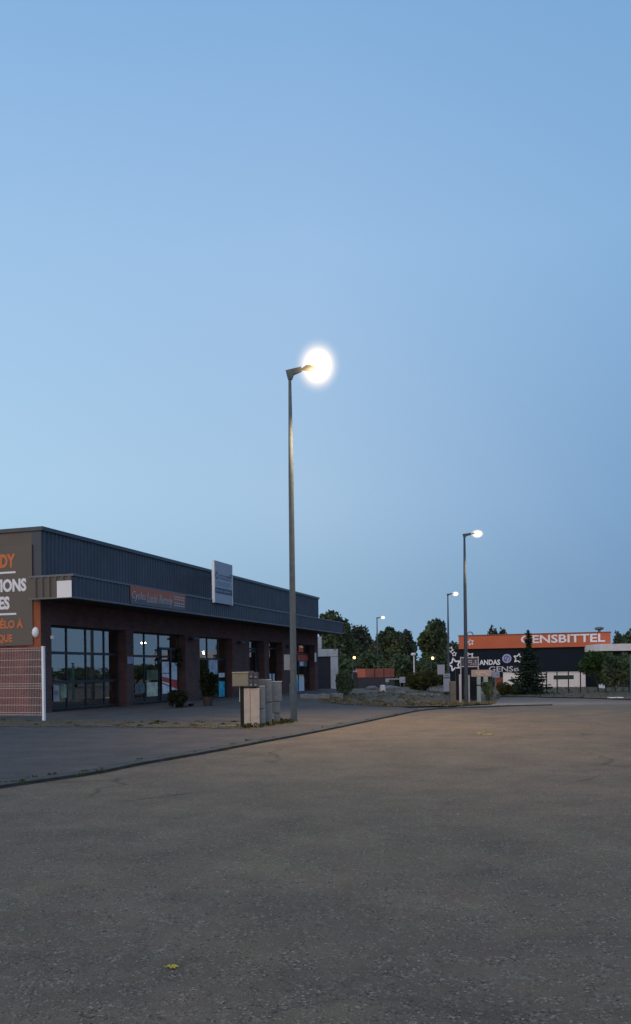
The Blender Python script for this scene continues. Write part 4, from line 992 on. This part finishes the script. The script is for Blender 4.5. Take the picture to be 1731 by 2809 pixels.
# low white wall in front
Q = 1.6
l0, lz = gst(1380, 1845, Q); l1, _ = gst(1606, 1840, Q); lw = MB().box(l0, l1, -Q, -Q+.3, -.2, lz-.05)
wl = thing('low_wall', 'low white rendered wall along the foot of the store', 'wall', (GO.x, GO.y, zg), RG)
lw.build('wall', mat('clean_pale_render', (.74, .70, .69), .8, 0, .06, .6), wl)
MB().box(l0-.03, l1+.03, -Q-.04, -Q+.34, lz-.05, lz+.03).build('coping', mat('pale_coping', (.5, .5, .5), .8), wl)
r0_, _ = gst(1357, 1850, Q); 
o = thing('red_door', 'rust red door panel between the sign beam and low white wall', 'door', (GO.x, GO.y, zg), RG)
MB().box(r0_, l0-.01, -Q+.05, -Q+.15, -.1, gst(1360, 1858, Q)[1]).build('leaf', mat('rust_red', (.20, .045, .025), .7, 0, .2, 3), o); MB().box(r0_+.1, r0_+.14, -Q-.02, -Q+.04, .8, .95).build('handle', TRIM, o)
# annexe with white fascia at right
Ya = 77.0
an = thing('annexe', 'low dark annexe with a thick white roof fascia at the right edge', 'building', (at(1647, HY, Ya).x, Ya, -.76))
ax0 = at(1647, HY, Ya).x; z0_ = at(1690, 1785, Ya).z+.76; z1_ = at(1690, 1766, Ya).z+.76
MB().box(0, 16, 0, 7, z0_, z1_).build('fascia', OFFWHITE, an)
MB().box(1.6, 15.7, 1.5, 6.8, -.3, z0_-.005).build('wall', mat('very_dark_wall', (.018, .018, .026), .7), an)
zc0 = at(1718, 1812, Ya).z+.76
MB().box(2.2, 15.5, 1.2, 1.49, zc0-.25, zc0+.1).build('sill_band', OFFWHITE, an)
for x in (.2, 5.2, 10.2): MB().box(x, x+.18, .2, .38, -.3, z0_-.005).build('column', mat('dark_column', (.04, .045, .05), .5), an)
for k in range(3): 
    f_ = MB().box(3.2+k*3.6, 5.6+k*3.6, 1.42, 1.495, 1.3, z0_-1.0).build('window', FRAME, an); MB().quad((3.3+k*3.6, 1.41, 1.4), (5.5+k*3.6, 1.41, 1.4), (5.5+k*3.6, 1.41, z0_-1.1), (3.3+k*3.6, 1.41, z0_-1.1)).build('pane', GLASS, f_)
# items near the annexe
slab('white_bin', 'pair of white boxes under the bushy tree by the annexe', 'box', [(1643, 1652, 1872, 1887, WHITE, 0, 'box'), (1653, 1660, 1876, 1888, WHITE, .1, 'box')], 70, WHITE, .4)
o = MB().box(-.42, .42, 0, .5, -.05, .09).build('white_slab', WHITE, loc=gp(1692, 1917)); tag(o, 'flat white slab lying on the verge near the right edge', 'slab')

# green post and wire fence with board at right
fp = [(1499, 1907, 1839), (1528, 1908, 1843), (1559, 1909, 1839), (1592, 1905, 1841), (1661, 1905, 1850)]
Yf = 62.0
gf = thing('wire_fence', 'dark green post and wire fence on the verge before the low white wall', 'fence', (at(1499, HY, Yf).x, Yf, ground(at(1499, HY, Yf).x, Yf)))
fx0 = at(1499, HY, Yf).x; zz = gf.location.z
GRN = mat('dark_green_steel', (.012, .022, .020), .6, .1, .1, 5)
xs_ = []
for px, pb, pt in fp+[(1725, 1905, 1841), (1790, 1905, 1841)]:
    a = at(px, pt, Yf); xs_.append(a.x-fx0); MB().tube([(a.x-fx0, 0, -.2), (a.x-fx0, 0, a.z-zz)], .045, 8).build('post', GRN, gf)
wr = MB()
for z in np.linspace(.15, 1.7, 9): wr.tube([(xs_[0], 0, z), (xs_[-1], 0, z)], .004, 4)
for x in np.arange(xs_[0], xs_[-1], .10): wr.tube([(x, .006, .12), (x, .006, 1.7)], .0022, 3, False)
wr.build('wire_mesh', GRN, gf)
a = at(1519, 1864, Yf-.1); b = at(1574, 1852, Yf-.1)
o = thing('green_board', 'long dark green board fixed across the wire fence posts', 'sign', (a.x, Yf-.09, a.z)); MB().box(0, b.x-a.x, 0, .03, 0, b.z-a.z).build('board', mat('dark_green_board', (.020, .035, .025), .6), o); MB().box(.3, .34, .031, .05, .0, .2).box(1.1, 1.14, .031, .05, .0, .2).build('bracket', GRN, o)
# teal post at right edge
p = gp(1733, 1922); zt = at(1733, 1795, p.y).z-p.z
o = thing('teal_post', 'teal green steel gate post at the right edge', 'post', p); MB().box(-.06, .06, -.06, .06, -.1, zt).build('post', mat('teal_paint', (.02, .10, .11), .5), o); MB().box(-.075, .075, -.075, .075, zt, zt+.03).build('cap', GRN, o)

# ---------------------------------------------------------------- sign cluster at the bend
WS = mat('sign_white', (.36, .36, .42), .5, 0, .05, 3); BS = mat('sign_beige', (.27, .225, .215), .6, 0, .08, 2)
def marks(o, x0, x1, z0, z1, y, m, nx_, nz_, seed=1):
    rng = np.random.default_rng(seed); m_ = MB()
    for j in range(nz_):
        for i in range(nx_):
            if rng.uniform() < .8:
                a = x0+(x1-x0)*(i+.1)/nx_; b = a+(x1-x0)/nx_*rng.uniform(.5, .85); c = z0+(z1-z0)*(j+.2)/nz_; m_.box(a, b, y-.006, y-.001, c, c+(z1-z0)/nz_*.5)
    m_.build('print', m, o)
INK = mat('ink_grey', (.10, .10, .14), .6)
def gb(px, py, Y): p = at(px, py, Y); p.z = ground(p.x, p.y); return p
# white totem
Y = 55; p = gb(1226, 1890, Y); o = thing('white_totem', 'narrow white totem sign with dark foot beside the grey concrete post', 'sign', p)
w2 = 9/F*Y
def zz_(py, Y, p): return at(1226, py, Y).z-p.z
MB().box(-w2, w2, 0, .12, zz_(1897, Y, p), zz_(1861, Y, p)).box(-w2, w2, 0, .12, zz_(1858, Y, p), zz_(1848, Y, p)).build('panel', WS, o)
MB().box(-w2+.02, w2-.02, .02, .10, -.1, zz_(1897.2, Y, p)).build('foot', DARK, o); MB().box(-w2+.02, w2-.02, .02, .10, zz_(1861, Y, p)+.002, zz_(1858, Y, p)-.002).build('core', DARK, o)
marks(o, -w2*.7, w2*.7, zz_(1856, Y, p), zz_(1850, Y, p), 0, INK, 2, 1); marks(o, -w2*.7, w2*.7, zz_(1890, Y, p), zz_(1868, Y, p), 0, mat('faint_ink', (.36, .36, .42), .6), 3, 5, 4)
# grey concrete post
Y = 45; p = gb(1243, 1890, Y); o = MB().box(-.16, .16, 0, .3, -.1, at(1243, 1869, Y).z-p.z).build('concrete_post', mat('brownish_concrete', (.095, .088, .083), .9, 0, .2, 3), loc=p); bevel(o, .02)
tag(o, 'squat rough concrete post between the white totem and the lamp', 'post')
# white board left
Y = 66; p = gb(1210, 1840, Y); o = thing('white_board', 'blank white board on legs above the olive bush', 'sign', p)
MB().box(-10/F*Y, 10/F*Y, 0, .05, zz_(1850, Y, p), zz_(1823, Y, p)).build('panel', WS, o)
for x in (-.22, .22): MB().box(x-.03, x+.03, .051, .1, -.1, zz_(1824, Y, p)).build('leg', TRIM, o)
# framed banner
Y = 48; p = gb(1288, 1840, Y); o = thing('framed_banner', 'white tubular frame holding a striped banner with pale print', 'sign', p)
xl = -24/F*Y; xr = 24/F*Y; z0 = zz_(1829, Y, p); z1 = zz_(1804.5, Y, p)
for x in (xl, xr): MB().box(x-.028, x+.028, -.03, .03, -.05, z1+.05).build('post', WS, o)
MB().box(xl+.03, xr-.03, -.02, .02, z0-.03, z0+.03).box(xl+.03, xr-.03, -.02, .02, z1-.03, z1+.03).build('rail', WS, o)
MB().box(xl+.06, xr-.06, -.006, .006, z0+.04, z1-.04).build('banner', mat('dark_banner', (.05, .04, .065), .6), o)
marks(o, xl+.3, xr-.08, z0+.09, z1-.12, -.006, mat('pink_white_print', (.42, .38, .44), .6), 5, 3, 3)
# dark gate panel below
Y = 50; p = gb(1280, 1890, Y); o = thing('dark_gate', 'dark sliding gate panel behind the second lamp pole', 'gate', p)
MB().box(-28/F*Y, 28/F*Y, .0, .06, .05, zz_(1834, Y, p)).build('panel', mat('gate_navy', (.012, .014, .022), .8, spec=.2), o)
MB().box(-28/F*Y-.05, -28/F*Y-.005, -.02, .08, -.1, zz_(1832, Y, p)).build('post', DARK, o); MB().box(28/F*Y+.005, 28/F*Y+.05, -.02, .08, -.1, zz_(1832, Y, p)).build('post', DARK, o)
# white thin posts
for px, y0, y1, w_, lab, m in ((1262, 1850, 1897, 2.2, 'thin white post left of the second lamp pole', WS), (1286.5, 1852, 1877, 2.4, 'short pale grey post right of the second lamp pole', PLAST)):
    Y = 46; p = gb(px, 1890, Y); tag(MB().box(-w_/F*Y, w_/F*Y, 0, .06, -.1, at(px, y0, Y).z-p.z).build('marker_post', m, loc=p), lab, 'post')
# beige beam on pillar
Y = 47; p = gb(1314, 1900, Y); o = thing('beam_sign', 'long beige name beam carried on a pale blue pillar', 'sign', p)
MB().box(-20/F*Y, 35/F*Y, 0, .12, zz_(1857, Y, p), zz_(1838.5, Y, p)).build('beam', BS, o)
MB().box(-5/F*Y, 5/F*Y, .01, .11, -.1, zz_(1883, Y, p)).box(-5/F*Y, 5/F*Y, .01, .11, zz_(1879, Y, p), zz_(1857.2, Y, p)).build('pillar', mat('pale_blue_pillar', (.19, .25, .28), .6), o)
MB().box(-5/F*Y+.01, 5/F*Y-.01, .02, .10, zz_(1883, Y, p)+.002, zz_(1879, Y, p)-.002).build('collar', DARK, o)
MB().box(13/F*Y, 25/F*Y, .01, .1, zz_(1872, Y, p), zz_(1857.2, Y, p)).build('tab', mat('pale_blue_pillar2', (.19, .24, .27), .6), o)
marks(o, -8/F*Y, 28/F*Y, zz_(1853, Y, p), zz_(1842, Y, p), 0, mat('faint_pink', (.52, .42, .41), .6), 8, 2, 9)
Y = 52; p = gb(1359, 1880, Y); o = thing('blue_white_sign', 'small bluish white sign right of the beige beam', 'sign', p)
MB().box(-11/F*Y, 12/F*Y, 0, .05, zz_(1860, Y, p), zz_(1845, Y, p)).build('panel', mat('bluish_sign', (.26, .28, .38), .5), o); MB().box(-.03, .03, .051, .1, -.1, zz_(1847, Y, p)).build('post', TRIM, o); marks(o, -.2, .22, zz_(1856, Y, p), zz_(1849, Y, p), 0, INK, 3, 1, 5)
# white boards in front of the trees (left of the olive bush)
Y = 66; p = gb(1085, 1890, Y); o = thing('notice_boards', 'two small white boards joined by a bar, on thin legs', 'sign', p)
def zx(py): return at(1085, py, Y).z-p.z
k_ = Y/F
MB().box(-27*k_, -18*k_, 0, .05, zx(1871), zx(1861)).build('board', WS, o); MB().box(11*k_, 27*k_, 0, .05, zx(1873), zx(1857)).build('board', WS, o); MB().box(-17.9*k_, 10.9*k_, .01, .04, zx(1864), zx(1861)).build('bar', WS, o)
for x in (-23, 14, 24): MB().box(x*k_-.03, x*k_+.03, .051, .1, -.1, zx(1866)).build('leg', TRIM, o)
# red shed far back
Y = 80; sh = thing('red_shed', 'long low shed with dull orange red upper half among the trees', 'shed', gb(1031, 1880, Y))
p = sh.location; k_ = Y/F
def zr(py): return at(1031, py, Y).z-p.z
MB().box(-50*k_, 51*k_, 0, 4, -.2, zr(1858)).build('wall', mat('shed_dark', (.035, .035, .045), .8), sh)
MB().box(-50*k_, -28*k_, -.05, 4, zr(1857.8), zr(1834)).build('end_panel', mat('shed_orange', (.48, .13, .08), .7), sh); MB().box(-27.5*k_, 51*k_, -.02, 4, zr(1857.8), zr(1834)).build('upper_wall', mat('shed_red', (.24, .075, .055), .8, 0, .2, 1), sh)
for x in (-3, 22): MB().box(x*k_-.04, x*k_+.04, -.06, -.021, zr(1857), zr(1835)).build('strut', DARK, sh)
MB().box(-62*k_, -50.5*k_, .2, 3, -.2, zr(1844)).build('side_bay', DARK, sh); MB().box(-62*k_, -50.5*k_, .1, .19, zr(1842.5), zr(1839.5)).build('bay_sign', WS, sh)

# low mound edge of the dirt verge : broken kerb stones
rng = np.random.default_rng(77)
for k, px in enumerate((1108, 1128, 1149, 1170, 1192)):
    g0 = gp(px, 1907+.1*(px-1108)*.2); m_ = MB().box(-.42, .40, 0, .3, -.1, .10+rng.uniform(0, .05))
    m_.v = [tuple(np.array(v)+rng.normal(size=3)*.025) for v in m_.v]
    tag(m_.build('kerb_stone', CONCG, loc=g0, rotz=rng.uniform(-.12, .12)), ('leftmost', 'second from left', 'middle', 'second from right', 'rightmost')[k]+' of five pale kerb stones edging the bank below the olive bush', 'kerb stone', 'kerb stones below the olive bush')

# ---------------------------------------------------------------- small things on the road
SEAM = mat('dark_road_seam', (.125, .094, .064), .95, 0, .3, 20)
def seam(pts, wd, seed):
    P = resample([gp(*q) for q in pts], .12); rr = random.Random(seed); m_ = MB(); off = 0; q_ = []
    for i, p in enumerate(P):
        d = (P[min(i+1, len(P)-1)]-P[max(i-1, 0)]).normalized(); n_ = Vector((-d.y, d.x)); off += rr.uniform(-.012, .012); off *= .9; c = p+n_*off
        h = wd*rr.uniform(.15, 1.0)*min(1, i/6, (len(P)-1-i)/6)+.001; a = c-n_*h; b = c+n_*h; q_.append((a, b))
    for a, b in q_: m_.v += [(a.x, a.y, ground(a.x, a.y)+.0165), (b.x, b.y, ground(b.x, b.y)+.0165)]
    for i in range(len(q_)-1): m_.f.append((2*i, 2*i+1, 2*i+3, 2*i+2))
    tag(m_.build('road_crack', SEAM), kind='structure')
seam([(263, 2213), (430, 2192), (560, 2176), (640, 2166)], .016, 2)
seam([(1545, 2156), (1610, 2142), (1660, 2128)], .02, 3)
seam([(985, 2060), (1020, 2053), (1060, 2056)], .03, 4)
seam([(1095, 2014), (1130, 2011), (1165, 2014)], .04, 5)
seam([(1540, 2052), (1565, 2049), (1590, 2053)], .05, 6)
YEL = mat('yellow_leaf', (.62, .50, .06), .6, 0, .15, 60)
p = gp(467, 2674); rng = np.random.default_rng(9); lf = MB()
for a, l in ((0.1, .040), (.5, .036), (-.35, .034), (.95, .026), (-.9, .022), (3.0, .020), (2.5, .022), (3.7, .018)):
    c_, s_ = math.cos(a), math.sin(a)
    lf.v += [(0, 0, .004), (c_*l*.5-s_*.0055, (s_*l*.5+c_*.0055)*1.2, .010), (c_*l, s_*l*1.2, .005), (c_*l*.5+s_*.0055, (s_*l*.5-c_*.0055)*1.2, .010)]; n = len(lf.v)-4; lf.f.append((n, n+1, n+2, n+3))
lo = thing('fallen_leaf', 'single bright yellow fallen leaf lying on the near road', 'leaf', (p.x, p.y, .014), -.25)
lf.build('blade', YEL, lo); MB().tube([(-.018, 0, .003), (-.03, .006, .002)], .001, 5).build('stalk', YEL, lo)
p = gp(1338, 2016); mk = MB(); rng = np.random.default_rng(10)
for _ in range(26):
    x, y = rng.normal()*.085, rng.normal()*.16; r = rng.uniform(.012, .045)
    mk.prism([(x+r*1.3*math.cos(a)*rng.uniform(.6, 1.2), y+r*1.6*math.sin(a)*rng.uniform(.6, 1.2)) for a in np.linspace(0, 5.5, 7)], lambda a, b, t: (a, b, t), .0015+.0004*_)
tag(mk.build('paint_mark', mat('worn_yellow_paint', (.36, .27, .09), .8, 0, .3, 30), loc=(p.x, p.y, p.z+.014)), kind='structure')
